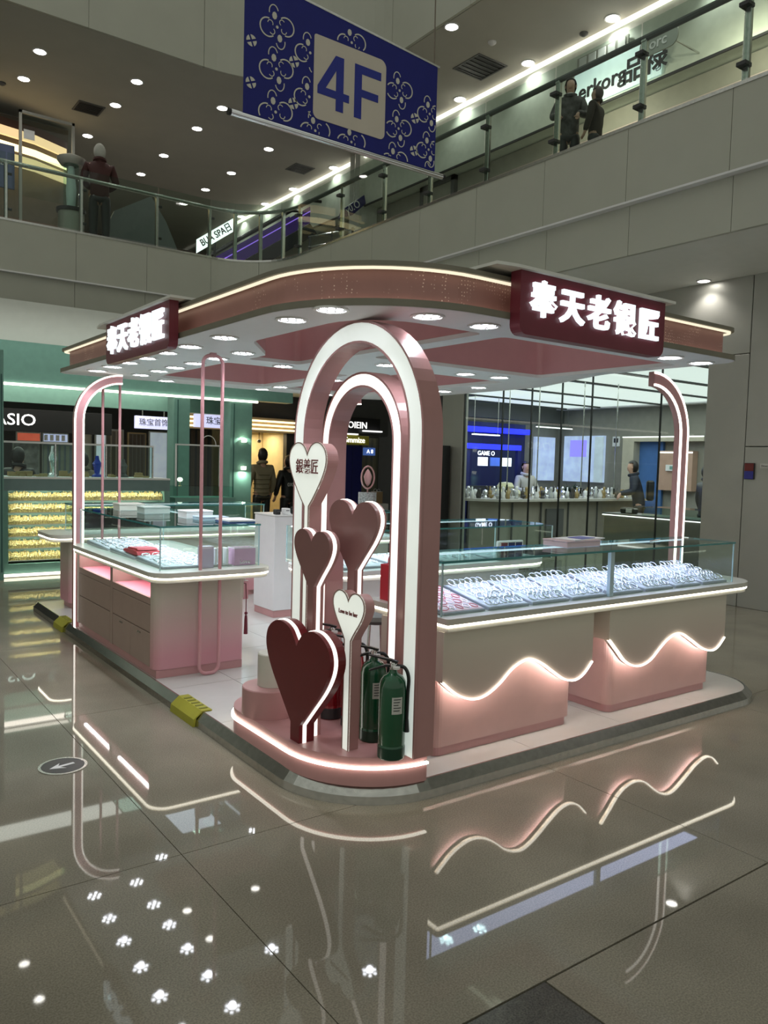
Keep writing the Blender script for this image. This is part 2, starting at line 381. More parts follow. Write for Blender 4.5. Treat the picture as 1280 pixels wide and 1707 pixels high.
# downlights of the upper ceiling
def ceil_light(x, y, z, label, group, r=.085, en=0):
    t = thing('ceiling_downlight', label, 'light', (x, y, z), group)
    obj('trim_ring', band(BM(), arc(x, y, r*1.25, 0, 2*PI-.001, 20)[:-1], arc(x, y, r, 0, 2*PI-.001, 20)[:-1], z-.012, z+.02, closed=True), WHITEM, t)
    obj('lens', prism(BM(), arc(x, y, r, 0, 2*PI, 20)[:-1], z-.008, z+.002), LEDN, t)
    if en: spot((x, y, z-.03), en, 120, .8, parent=t)
    return t
pos = [(x, y) for x in (3.4, 5.1, 6.82, 8.52, 10.25) for y in (15.14, 16.4, 18.33, 19.88, 21.35)] + [(8.43, 10.04), (10.2, 10.07), (10.2, 11.84), (10.2, 8.29), (8.43, 6.5), (10.2, 6.5), (8.43, 12.6)]
pos = [p for p in pos if p not in ((6.82, 21.35), (3.4, 18.33), (3.4, 21.35), (10.25, 15.14), (8.52, 15.14))]
ORD = ('first', 'second', 'third', 'fourth', 'fifth', 'sixth', 'seventh', 'eighth', 'ninth')
def clab(p):
    if p[1] < 14: return 'round downlight of the right upper ceiling, %s from the banner side' % ORD[sorted([q for q in pos if q[1] < 14], key=lambda q: (-q[1], q[0])).index(p)]
    row = sorted({q[1] for q in pos if q[1] > 14}).index(p[1]); k = sorted(q[0] for q in pos if q[1] == p[1]).index(p[0])
    return 'round downlight of the upper ceiling, %s of the %s row behind the curved balustrade' % (ORD[k], ORD[row])
p0 = ceil_light(*pos[0], 8.6, clab(pos[0]), 'downlights of the upper ceiling', .10, 30)
for p in pos[1:]: copytree(p0, (*p, 8.6), clab(p))
ceil_light(8.95, 5.7, 3.965, 'single round downlight in the soffit above the grey metal column', None, .07, 18)
for y in (3.6, 1.6): spot((8.6, y, 3.95), 60, 130, .8)  # bare spots out of view, added to brighten the grey metal wall
for i, (x, y, lab) in enumerate(((4.72, 16.9, 'square dark ventilation grille in the upper ceiling above the standing shopper'), (9.67, 16.98, 'square dark ventilation grille in the upper ceiling just under the blue banner'), (9.66, 10.7, 'large dark square ventilation grille in the ceiling to the right of the banner'))):
    t = thing('air_vent', lab, 'vent', (x, y, 8.6), 'ceiling vents')
    s = .26 if i < 2 else .34
    obj('frame', band(BM(), [(x-s, y-s), (x+s, y-s), (x+s, y+s), (x-s, y+s)], [(x-s+.03, y-s+.03), (x+s-.03, y-s+.03), (x+s-.03, y+s-.03), (x-s+.03, y+s-.03)], 8.585, 8.605, closed=True), GREYD, t)
    obj('backing', box(BM(), x-s+.02, x+s-.02, y-s+.02, y+s-.02, 8.597, 8.604), BLACK, t)
    for k in range(6):
        yy = y-s+.06+k*(2*s-.1)/5.4
        obj('slat', box(BM(), x-s+.03, x+s-.03, yy, yy+.03, 8.589, 8.597), DARK, t)
for x, y, lab in ((9.25, 9.97, 'small pale smoke detector on the ceiling beside the big square vent'), (3.11, 16.85, 'tiny dark sprinkler head on the ceiling at the upper left'), (10.2, 8.85, 'small dark sprinkler head near the cove light at the upper right')):
    obj('smoke_detector', lathe(BM(), [(.07, 8.601), (.07, 8.58), (.045, 8.56), (.02, 8.545), (0, 8.545)], x, y, 14), GREYD if 'dark' in lab else WHITEM, org=(x, y, 8.6), label=lab, cat='detector')

# glass balustrades
def balustrade(name, lab, pts, posts, zb=5.335):
    t = thing(name, lab, 'balustrade', (*pts[0], zb))
    for a, b in zip(pts, pts[1:]):
        a = Vector(a); b = Vector(b); d = (b-a).normalized(); n = Vector((-d.y, d.x))*.006; a2 = a+d*.012; b2 = b-d*.012
        obj('glass_panel', prism(BM(), [tuple(a2-n), tuple(b2-n), tuple(b2+n), tuple(a2+n)], zb+.03, 6.36), GLG, t)
    for x, y, nx, ny in posts:
        p = obj('post', box(BM(), x-.022, x+.022, y-.035, y+.035, zb, 6.2, .005), STEEL, t)
        for z in (5.5, 6.05): obj('clamp', tube(BM(), [(x-nx*.06, y-ny*.06, z), (x, y, z), (x-nx*.0, y, z)], .02, 6) if 0 else box(BM(), x-abs(nx)*.09-.012, x+.012 if nx else x+.09, y-(.05 if nx else .012), y+(.05 if nx else .012), z-.02, z+.02, .004), DARK, p)
        obj('rail_bracket', box(BM(), x-.03, x+.03, y-.03, y+.03, 6.19, 6.21), STEEL, p)
    return t
yp = [2.0, 3.15, 4.33, 5.5, 6.7, 7.9, 9.08, 10.2, 11.4, 12.8]
rb = balustrade('glass_balustrade', 'long straight glass balustrade with dark posts above the right fascia', [(7.26, y) for y in yp], [(7.32, y, 1, 0) for y in yp])
obj('handrail', tube(BM(), [(7.34, 2, 6.24), (7.34, 12.8, 6.24)], .035, 8), GREYD, rb, smooth=True)
xp = [-1.0, .3, 1.5, 2.64, 3.8, 5.1, 6.1]
lb = balustrade('glass_balustrade', 'curving glass balustrade with steel handrail above the left fascia', [(x, 13.96) for x in xp], [(x, 14.02, 0, 1) for x in xp])
obj('handrail', tube(BM(), [(-1, 14.04, 6.24), (6.1, 14.04, 6.24)]+[(*p, 6.24) for p in arc(6.1, 12.8, 1.24, PI/2, 0, 10)], .035, 8), STEEL, lb, smooth=True)
ca = arc(6.1, 12.8, 1.16, 0, PI/2, 4); ca2 = arc(6.1, 12.8, 1.22, 0, PI/2, 4)
for a, b in zip(ca, ca[1:]): 
    d = (Vector(b)-Vector(a)).normalized(); n = Vector((-d.y, d.x))*.006
    obj('glass_panel', prism(BM(), [tuple(Vector(a)-n), tuple(Vector(b)-n), tuple(Vector(b)+n), tuple(Vector(a)+n)], 5.365, 6.36), GLG, lb)
for x, y in ca2[1:4]: obj('post', box(BM(), x-.03, x+.03, y-.03, y+.03, 5.3, 6.2, .005), STEEL, lb)
# ------------------------------------------------------------------ kiosk platform
PO = rpoly([(1.88, 2.87, .56), (5.68, 2.87, .42), (5.68, 8.2, .3), (4.6, 8.75, .2), (1.88, 8.75, .12)], 12)
PI_ = offset(PO, .055)
kp = thing('kiosk_platform', 'low white tiled platform with steel edge under the pink kiosk', 'platform', (1.88, 2.87, 0))
def edge(bm):
    rings = []
    for pl, z in ((PO, 0), (offset(PO, .004), .04), (offset(PO, .045), .083), (PI_, .083), (PI_, 0)): rings.append([bm.verts.new((*p, z)) for p in pl])
    n = len(PO)
    for a, b in zip(rings, rings[1:]):
        for i in range(n): bm.faces.new((a[i], a[(i+1) % n], b[(i+1) % n], b[i]))
    return bm
obj('metal_edge', edge(BM()), STEEL, kp)
obj('platform_core', prism(BM(), offset(PI_, .002), .001, .072), WHITEM, kp)
# white deck tiles clipped to the platform outline
def clip_tile(x0, x1, y0, y1):
    bm = BM(); v = [bm.verts.new((*p, .08)) for p in offset(PI_, .004)]; bm.faces.new(v)
    for co, no in (((x0, 0, 0), (-1, 0, 0)), ((x1, 0, 0), (1, 0, 0)), ((0, y0, 0), (0, -1, 0)), ((0, y1, 0), (0, 1, 0))):
        bmesh.ops.bisect_plane(bm, geom=bm.verts[:]+bm.edges[:]+bm.faces[:], plane_co=co, plane_no=no, clear_outer=True)
    if not bm.faces: bm.free(); return None
    r = bmesh.ops.extrude_face_region(bm, geom=bm.faces[:]); bmesh.ops.translate(bm, verts=[e for e in r['geom'] if isinstance(e, bmesh.types.BMVert)], vec=(0, 0, -.008)); return bm
x = 1.6
while x < 5.7:
    y = 2.6
    while y < 8.8:
        b = clip_tile(x+.002, x+.798, y+.002, y+.798)
        if b: obj('deck_tile', b, DECK, kp)
        y += .8
    x += .8
for y0, y1, lab in ((4.43, 4.80, 'yellow rubber edge guard on the steel platform edge beside the pink arch stage'), (7.46, 7.76, 'yellow rubber edge guard on the far end of the steel platform edge')):
    t = thing('edge_guard', lab, 'edge guard', (1.88, y0, 0), 'yellow edge guards')
    YEL = mat('yellow_green_rubber', (.36, .34, .03), .55)
    obj('pad', prism(BM(), [(1.862, 0), (1.868, .045), (1.92, .09), (1.985, .09), (1.985, .082), (1.925, .084), (1.884, .05), (1.878, 0)], y0, y1, 'y'), YEL, t)
    for k in range(5): obj('rib', box(BM(), 1.925, 1.975, y0+.04+k*.06, y0+.06+k*.06, .0895, .094), mat('dark_olive_rubber', (.2, .2, .03), .6), t)
# floor arrow disc
t = thing('floor_arrow_sign', 'round black floor sticker with silver ring and white arrow', 'sign', (1.06, 4.21, 0))
obj('ring', band(BM(), arc(1.06, 4.21, .120, 0, 2*PI, 40)[:-1], arc(1.06, 4.21, .106, 0, 2*PI, 40)[:-1], 0, .004, closed=True), STEEL, t)
obj('disc', prism(BM(), arc(1.06, 4.21, .106, 0, 2*PI, 40)[:-1], 0, .003), BLACK, t)
def rotp(pl, a, cx, cy): return [(cx+x*math.cos(a)-y*math.sin(a), cy+x*math.sin(a)+y*math.cos(a)) for x, y in pl]
obj('arrow', prism(BM(), rotp([(-.06, -.010), (.02, -.010), (.0, -.04), (.07, 0), (.0, .04), (.02, .010), (-.06, .010)], PI*1.06, 1.06, 4.21), .003, .0045), PAPER, t)

# ------------------------------------------------------------------ canopy
CO = rpoly([(1.88, 2.87, .78), (5.0, 2.87, .14), (5.0, 4.0, .6), (5.46, 5.1, .6), (5.46, 7.6, .3), (1.86, 7.6, .12)], 14)
H1 = rpoly([(2.25, 3.27, .35), (3.05, 3.27, .06), (3.05, 5.32, .05), (2.62, 5.32, .05), (2.62, 5.03, .08), (2.25, 4.5, .25)], 6)
H2 = rpoly([(3.2, 3.27, .05), (4.87, 3.27, .05), (4.87, 4.55, .05), (3.2, 4.55, .05)], 6)
H3 = rpoly([(2.6, 5.62, .05), (3.72, 5.62, .05), (3.72, 7.2, .05), (2.6, 7.2, .2)], 6)
H4 = rpoly([(3.95, 5.0, .05), (4.92, 5.0, .05), (4.92, 7.2, .05), (3.95, 7.2, .05)], 6)
cn = thing('kiosk_canopy', 'pink and white kiosk canopy with rounded corner and lit edge', 'canopy', (1.88, 2.87, 2.35))
def holed(bm, outer, holes, z0, z1):
    for z in (z0, z1):
        es = []
        for lp in [outer]+holes:
            vs = [bm.verts.new((*p, z)) for p in lp]
            es += [bm.edges.new((vs[i], vs[(i+1) % len(vs)])) for i in range(len(vs))]
        bmesh.ops.triangle_fill(bm, edges=es, use_beauty=True)
    for lp in [outer]+holes: prism(bm, lp, z0, z1, cap=False)
    bmesh.ops.remove_doubles(bm, verts=bm.verts, dist=1e-5); return bm
HS = [H1, H2, H3, H4]
obj('soffit_plate', holed(BM(), CO, HS, 2.35, 2.375), WHITEM, cn)
obj('edge_lip', band(BM(), offset(CO, -.004), offset(CO, .02), 2.352, 2.385, closed=True), mat('olive_grey_edge', (.20, .185, .14), .5), cn)
c2 = offset(CO, .075)
obj('fascia_band', band(BM(), c2, offset(CO, .10), 2.375, 2.54, closed=True), PERF, cn)
obj('lower_led', band(BM(), offset(CO, .058), offset(CO, .073), 2.376, 2.388, closed=True), LEDP, cn)
obj('top_led', band(BM(), offset(CO, .030), offset(CO, .046), 2.529, 2.54, closed=True), mat('canopy_top_led', (1, .92, .72), .5, emit=.9, ecol=(1, .9, .68)), cn)
obj('top_lip', band(BM(), offset(CO, .01), offset(CO, .14), 2.54, 2.562, closed=True), mat('olive_grey_edge', (.20, .185, .14), .5), cn)
for h in HS:
    h2 = offset(h, -.02)
    obj('opening_wall', band(BM(), h, h2, 2.376, 2.64, closed=True), PINKB, cn)
obj('top_cover', holed(BM(), offset(CO, .13), [offset(h, -.02) for h in HS], 2.562, 2.58), SOFF, cn)
# canopy downlights: round plate with a cluster of seven diodes
def canopy_light(x, y, z=2.35, lab=None, en=9):
    t = thing('canopy_downlight', lab, 'light', (x, y, z), 'downlights under the kiosk canopy')
    obj('rim', band(BM(), arc(x, y, .088, 0, 2*PI, 20)[:-1], arc(x, y, .074, 0, 2*PI, 20)[:-1], z-.008, z+.001, closed=True), WHITE, t)
    obj('reflector', prism(BM(), arc(x, y, .074, 0, 2*PI, 20)[:-1], z-.003, z), WHITE, t)
    bm = BM()
    for k in range(7):
        a, r = (k*PI/3, .047) if k < 6 else (0, 0)
        prism(bm, arc(x+r*math.cos(a), y+r*math.sin(a), .0145, 0, 2*PI, 8)[:-1], z-.006, z-.003)
    obj('diode_cluster', bm, LEDC, t, kind='stuff')
    spot((x, y, z-.02), en, 125, .7, (.90, .92, 1), t)
    return t
LP = [(2.05, y) for y in (3.27, 3.65, 4.47, 5.0, 5.42, 5.83, 6.23, 6.62, 7.05)] + [(2.44, y) for y in (5.02, 5.44, 5.85, 6.25, 6.62, 7.07)] + [(x, 3.08) for x in (2.49, 2.87, 4.5, 4.85)] + [(4.27, 4.78), (4.61, 4.74), (3.5, 4.8), (3.83, 6.04), (3.83, 7.03), (5.08, 5.5), (5.14, 6.06), (5.14, 6.6), (3.0, 5.47), (3.83, 7.42), (2.8, 7.4), (4.6, 7.4)]
LL = ['clustered canopy downlight, %s from the rounded corner in the outer row over the drawer side' % ORD[k] for k in range(9)]+['clustered canopy downlight, %s in the inner row over the drawer counter' % ORD[k] for k in range(6)]+['clustered canopy downlight, %s from the arch along the front edge' % ORD[k] for k in range(4)]+['clustered canopy downlight on the beam over the island counter, %s counted from the right' % ORD[k] for k in (1, 0, 2)]+['clustered canopy downlight on the middle beam, nearer one', 'clustered canopy downlight on the middle beam, second', 'clustered canopy downlight on the far right edge, first', 'clustered canopy downlight on the far right edge, second', 'clustered canopy downlight on the far right edge, third', 'clustered canopy downlight on the short beam behind the arches', 'clustered canopy downlight where middle beam meets the far edge', 'clustered canopy downlight on the far edge behind the drawer counter', 'clustered canopy downlight on the far edge behind the island counter']
c0 = canopy_light(*LP[0], lab=LL[0])
for p, l_ in zip(LP[1:], LL[1:]): copytree(c0, (*p, 2.35), l_)
# shop signs on the canopy
def ksign(face, lab):
    if face == '-y':
        t = thing('kiosk_sign', lab, 'sign', (3.54, 2.8, 2.29), 'lit kiosk signs')
        pl = rpoly([(2.845, 2.275, .05), (4.025, 2.275, .05), (4.025, 2.585, .0), (2.845, 2.585, 0)], 5)
        obj('board', prism(BM(), pl, 2.80, 2.868, 'y'), WINE, t)
        obj('roof_plate', prism(BM(), [(2.68, 2.80), (2.80, 2.775), (4.09, 2.775), (4.09, 3.12), (2.68, 3.12)], 2.585, 2.6), SOFF, t)
        for i, ch in enumerate('奉天老银匠'):
            obj('character', text_bm(ch, .185, (3.0+i*.216, 2.79, 2.445-.004*i), '-y', .009, .005), LETT, t)
    else:
        t = thing('kiosk_sign', lab, 'sign', (1.8, 5.6, 2.31), 'lit kiosk signs')
        pl = rpoly([(4.72, 2.285, .05), (5.97, 2.285, .05), (5.97, 2.575, 0), (4.72, 2.575, 0)], 5)
        obj('board', prism(BM(), pl, 1.80, 1.858, 'x'), WINE, t)
        obj('roof_plate', prism(BM(), [(1.775, 4.64), (2.12, 4.64), (2.12, 6.2), (1.80, 6.2), (1.775, 6.06)], 2.575, 2.59), SOFF, t)
        for i, ch in enumerate('奉天老银匠'):
            obj('character', text_bm(ch, .205, (1.79, 5.80-i*.229, 2.43), '-x', .009, .005), LETT, t)
    return t
ksign('-y', 'dark red sign with five lit white characters over the long front counter')
ksign('-x', 'dark red sign with lit white characters over the drawer counter on the left')

# ------------------------------------------------------------------ stage, arches, hearts
ST = rpoly([(1.925, 2.90, .49), (2.425, 2.90, 0), (2.425, 4.22, .05), (1.925, 4.22, .28)], 14)
st = thing('display_stage', 'low rounded pink stage with a light strip under the arch', 'stage', (1.9, 2.87, .08))
Z0 = .081
obj('body', prism(BM(), offset(ST, .012), Z0, .222), PINKD, st)
open_st = offset(ST, .0)
# led line follows the rounded front from the right end round to the back left
fr = [p for p in ST]
def ledline(bm, pl, d0, d1, z0, z1, closed=False): return band(bm, offset(pl, d0, closed), offset(pl, d1, closed), z0, z1, closed=closed)
i0 = min(range(len(ST)), key=lambda i: (ST[i][0]-2.425)**2+(ST[i][1]-2.90)**2)
seq = ST[i0::-1]+ST[:i0:-1]
seq = seq[:max(i for i, p in enumerate(seq) if p[0] < 2.3 )+1]
obj('led_strip', band(BM(), offset(seq, -.002, False), offset(seq, .014, False), .168, .178), LED, st)
obj('upper_lip', prism(BM(), ST, .186, .2225), PINKD, st); obj('lower_lip', prism(BM(), ST, Z0, .161), PINKD, st)
ZS = .223
def archshape(y0, y1, zt, t=0., zb=ZS, n=28):
    """outline of an arch in the y-z plane, inset t; open at the foot"""
    y0 += t; y1 -= t; r = (y1-y0)/2; zc = zt-t-r; c = (y0+y1)/2
    return [(y0, zb)]+[(c-r*math.cos(PI*i/n), zc+r*math.sin(PI*i/n)) for i in range(n+1)]+[(y1, zb)]
def arch(lab, x0, x1, y0, y1, zt, wd, zb=ZS, lm=None):
    t = thing('light_arch', lab, 'arch', (x0, y0, zb), 'nested pink arches')
    A = archshape(y0, y1, zt, 0, zb); B = archshape(y0, y1, zt, wd, zb)
    obj('arch_frame', band(BM(), A, B, x0+.012, x1, 'x'), PINK, t)
    obj('edge_trim', band(BM(), A, archshape(y0, y1, zt, .012, zb), x0, x0+.013, 'x'), PINK, t)
    obj('inner_trim', band(BM(), archshape(y0, y1, zt, wd-.012, zb), B, x0, x0+.013, 'x'), PINK, t)
    obj('light_panel', band(BM(), archshape(y0, y1, zt, .012, zb), archshape(y0, y1, zt, wd-.012, zb), x0+.002, x0+.012, 'x'), lm or LEDW, t)
    return t
arch('tall pink arch with a broad white light band at the corner of the kiosk', 2.305, 2.424, 2.855, 4.05, 2.3495, .115)
arch('smaller pink arch with a lit front edge nested behind the tall arch', 2.49, 2.61, 3.257, 4.046, 2.12, .085, .081, mat('arch_led', (1, .95, .87), .5, emit=1.05, ecol=(1, .96, .88)))
def heart_pts(w, h, tip, stem, zb, n=14):
    """heart on a stem; u across, v up from zb; w width, h heart height, tip height above zb, stem width"""
    top = []; base = tip
    K = [(stem/2, base+.02*h), (.20*w, base+.20*h), (.40*w, base+.48*h), (.492*w, base+.70*h), (.47*w, base+.87*h), (.36*w, base+.975*h), (.235*w, base+1.0*h), (.11*w, base+.955*h), (.03*w, base+.86*h)]
    r = bez([(a, b, 0) for a, b in K], 5); r = [(p[0], p[1]) for p in r]
    half = r+[(0, base+.80*h)]
    return [(stem/2, 0)]+half+[(-a, b) for a, b in half[-2::-1]]+[(-stem/2, 0)]
def heart(lab, x, y, zb, w, h, tip, stem, depth, face, side, rim, lit=False, words=None):
    t = thing('heart_lollipop', lab, 'heart display', (x, y, zb), 'lollipop hearts')
    P = [(y-u, zb+v) for u, v in heart_pts(w, h, tip, stem, zb)]
    if lit:
        obj('body', prism(BM(), P, x+.006, x+depth, 'x'), side, t)
        obj('light_face', prism(BM(), offset(P, .006), x, x+.0065, 'x'), face, t)
        obj('face_rim', band(BM(), P, offset(P, .006), x-.002, x+.007, 'x', True), BROWNP, t)
    else:
        obj('face_plate', prism(BM(), P, x, x+.022, 'x'), face, t)
        obj('led_rim', prism(BM(), offset(P, .004), x+.022, x+.041, 'x'), rim, t)
        obj('body', prism(BM(), offset(P, .0), x+.041, x+depth, 'x'), side, t)
    if words: obj('lettering', text_bm(words[0], words[1], (x-.002, y+words[4], words[2]), '-x', .0015, .0006, words[3]), mat('wine_print', (.20, .05, .05), .5), t)
    return t
LEDR = mat('heart_led_rim', (1, .92, .84), .5, emit=1.6, ecol=(1, .93, .86))
LEDH = mat('heart_light_face', (.92, .95, .88), .5, emit=.50, ecol=(.92, .98, .90))
heart('large dark red heart standing low at the front of the pink stage', 1.95, 3.365, ZS, .635, .50, .08, .085, .088, WINEH, WINEH, LEDR)
heart('brown rose heart on a tall stem just above the dark red heart', 2.05, 3.41, ZS, .345, .29, .76, .055, .062, ROSE, PINK, LEDR)
heart('white lit heart with three characters, highest of the lollipop hearts', 2.15, 3.635, ZS, .375, .34, 1.15, .035, .075, LEDH, PINK, LEDR, True, ('銀義匠', .085, 1.585, .92, .0))
heart('small white lit heart with one line of script before the green extinguishers', 2.10, 3.135, ZS, .265, .235, .535, .045, .062, LEDH, PINK, LEDR, True, ('Love to be her', .030, .895, .9, 0))
heart('widest brown rose heart in front of the inner arch', 2.19, 3.255, ZS, .43, .35, .855, .06, .055, ROSE, PINK, LEDR)
t = thing('pink_plinth', 'round pink drum plinth at the back of the stage', 'plinth', (2.06, 3.84, ZS))
obj('drum', lathe(BM(), [(0, ZS), (.150, ZS), (.150, .372), (.146, .377), (0, .377)], 2.06, 3.84, 36), PINKD, t, True)
t = thing('white_plinth', 'small cream cylinder plinth standing on the pink drum', 'plinth', (2.08, 3.84, .377))
obj('drum', lathe(BM(), [(0, .378), (.085, .378), (.085, .552), (.081, .557), (0, .557)], 2.08, 3.84, 32), CREAM, t, True)

# fire extinguishers
def extinguisher(lab, x, y, m, rot, h=.395, r=.062, gauge=True):
    t = thing('fire_extinguisher', lab, 'fire extinguisher', (x, y, ZS), 'fire extinguishers on the stage')
    z = ZS
    obj('cylinder', lathe(BM(), [(0, z), (r*.97, z), (r, z+.008), (r, z+h*.16), (r*.985, z+h*.165), (r*.985, z+h*.172), (r, z+h*.178), (r, z+h-.06), (r*.93, z+h-.03), (r*.72, z+h-.008), (r*.4, z+h+.004), (.02, z+h+.01), (.016, z+h+.03), (0, z+h+.03)], x, y, 28), m, t, True)
    obj('base_band', lathe(BM(), [(r*.99, z+.002), (r*1.015, z+.004), (r*1.015, z+h*.14), (r*.99, z+h*.142)], x, y, 28), DARK if m is RED else mat('dark_green_band', (.004, .04, .02), .3), t, True)
    zz = z+h+.028; c, s = math.cos(rot), math.sin(rot)
    def L(u, v, w): return (x+u*c-v*s, y+u*s+v*c, zz+w)
    obj('valve', lathe(BM(), [(.014, zz-.012), (.018, zz-.005), (.018, zz+.02), (.012, zz+.028), (0, zz+.028)], x, y, 10), STEEL, t, True)
    def plate(bm, pts, wd):
        A = [bm.verts.new(L(u, -wd, w)) for u, w in pts]; B = [bm.verts.new(L(u, wd, w)) for u, w in pts]; n = len(pts)
        for i in range(n): bm.faces.new((A[i], A[(i+1) % n], B[(i+1) % n], B[i]))
        bm.faces.new(A[::-1]); bm.faces.new(B); return bm
    obj('carry_handle', plate(BM(), [(-.02, .004), (.03, .006), (.115, -.022), (.118, -.016), (.035, .016), (-.02, .016)], .011), BLACK, t)
    lv = obj('lever', plate(BM(), [(-.02, .024), (.02, .034), (.12, .052), (.121, .058), (.015, .044), (-.024, .034)], .010), BLACK, t)
    obj('pin', tube(BM(), [L(.0, -.022, .022), L(.0, .022, .022)], .003, 6), STEEL, t)
    obj('hose', tube(BM(), bez([L(-.015, 0, .012), L(-.055, .0, .006), L(-.075, 0, -.04), L(-.073, 0, -.12), L(-.071, 0, -.24)], 5), .009, 8), BLACK, t, True)
    obj('nozzle', tube(BM(), [L(-.071, 0, -.24), L(-.071, 0, -.30)], [.010, .015], 8), BLACK, t, True)
    if gauge:
        obj('gauge', lathe(BM(), [(.017, zz+.001), (.017, zz+.012), (0, zz+.014)], x-.0, y-.024, 12), WHITE, t, True)
    a0, a1 = -2.25, -1.45
    lab_ = band(BM(), [(x+(r+.0012)*math.cos(a0+(a1-a0)*k/8), y+(r+.0012)*math.sin(a0+(a1-a0)*k/8)) for k in range(9)], [(x+(r-.002)*math.cos(a0+(a1-a0)*k/8), y+(r-.002)*math.sin(a0+(a1-a0)*k/8)) for k in range(9)], z+h*.56, z+h*.76)
    lp = obj('paper_label', lab_, mat('grey_white_label', (.55, .55, .52), .6), t)
    for k in range(5):
        a, b = a0+.12, a1-.12-(k % 3)*.1
        zz2 = z+h*(.73-k*.033)
        obj('print_line', band(BM(), [(x+(r+.002)*math.cos(a+(b-a)*q/5), y+(r+.002)*math.sin(a+(b-a)*q/5)) for q in range(6)], [(x+(r+.001)*math.cos(a+(b-a)*q/5), y+(r+.001)*math.sin(a+(b-a)*q/5)) for q in range(6)], zz2, zz2+.004), DARK, lp)
    return t
extinguisher('green fire extinguisher nearest the right leg of the tall arch', 2.238, 2.945, GREEN, 2.3, .40, .065)
extinguisher('green fire extinguisher behind the other green one, beside the white heart stem', 2.302, 3.192, GREEN, 2.5, .40, .065)
extinguisher('dark red fire extinguisher with black handle half hidden behind the red heart', 2.31, 3.60, RED, 2.6, .44, .065)
extinguisher('dark red fire extinguisher tight behind the white heart stem', 2.33, 3.42, RED, 2.4, .40, .058)
# ------------------------------------------------------------------ drawer counter on the left side
t = dc = thing('drawer_counter', 'cream and pink drawer counter with lit pink niches under the left sign', 'counter', (1.93, 5.27, .081))
ZP = .081
obj('carcass', prism(BM(), rpoly([(1.95, 5.272, .03), (2.6, 5.272, .02), (2.6, 7.2, 0), (1.95, 7.2, 0)], 5), .14, .60), OMB, t)
obj('carcass_back', box(BM(), 2.26, 2.6, 5.272, 7.2, .60, .765), OMB, t)
obj('end_panel', prism(BM(), rpoly([(1.93, 5.27, .05), (2.602, 5.27, .03), (2.602, 5.36, 0), (1.93, 5.36, 0)], 6), .14, .765), OMB, t)
obj('toe_kick', box(BM(), 1.945, 2.595, 5.275, 7.2, ZP, .138), PINKD, t)
DRW = mat('taupe_drawer_front', (.36, .26, .22), .38, var=.03)
NIC = mat('niche_pink', (.80, .33, .40), .4, var=.02)
obj('stile', box(BM(), 1.93, 2.26, 6.20, 6.26, .14, .765), DRW, t); obj('stile', box(BM(), 1.93, 2.26, 7.13, 7.2, .14, .765), DRW, t)
for a, b, split in ((5.362, 6.198, True), (6.262, 7.128, False)):
    n = obj('niche', box(BM(), 2.25, 2.26, a, b, .60, .765), NIC, t)
    obj('niche_floor', box(BM(), 1.95, 2.25, a, b, .60, .635), NIC, n)
    obj('rail', box(BM(), 1.93, 1.952, a, b, .588, .636), DRW, t)
    obj('niche_light', box(BM(), 1.965, 1.985, a+.04, b-.04, .756, .764), mat('niche_led', (1, .8, .85), .5, emit=24, ecol=(1, .88, .92)), n)
    obj('drawer', box(BM(), 1.93, 1.952, a+.003, b-.003, .39, .583, .003), DRW, t)
    if split:
        m_ = (a+b)/2
        for y0, y1, py in ((a, m_, m_-.2), (m_, b, m_+.2)):
            d = obj('door', box(BM(), 1.93, 1.952, y0+.003, y1-.003, .145, .384, .003), DRW, t)
            obj('pull', box(BM(), 1.922, 1.932, py-.03, py+.03, .352, .362), STEEL, d)
    else: obj('drawer', box(BM(), 1.93, 1.952, a+.003, b-.003, .145, .384, .003), DRW, t)
def worktop(t, pl, z0=.766, z1=.836, zl=.795, m=CREAM):
    obj('worktop', prism(BM(), pl, zl+.010, z1), m, t)
    obj('worktop_base', prism(BM(), offset(pl, .012), z0, zl-.008), m, t)
    obj('led_strip', band(BM(), offset(pl, .003), offset(pl, .02), zl-.0038, zl+.0038, closed=True), LED, t)
worktop(t, rrect(1.87, 2.78, 5.12, 7.235, .14, 8))

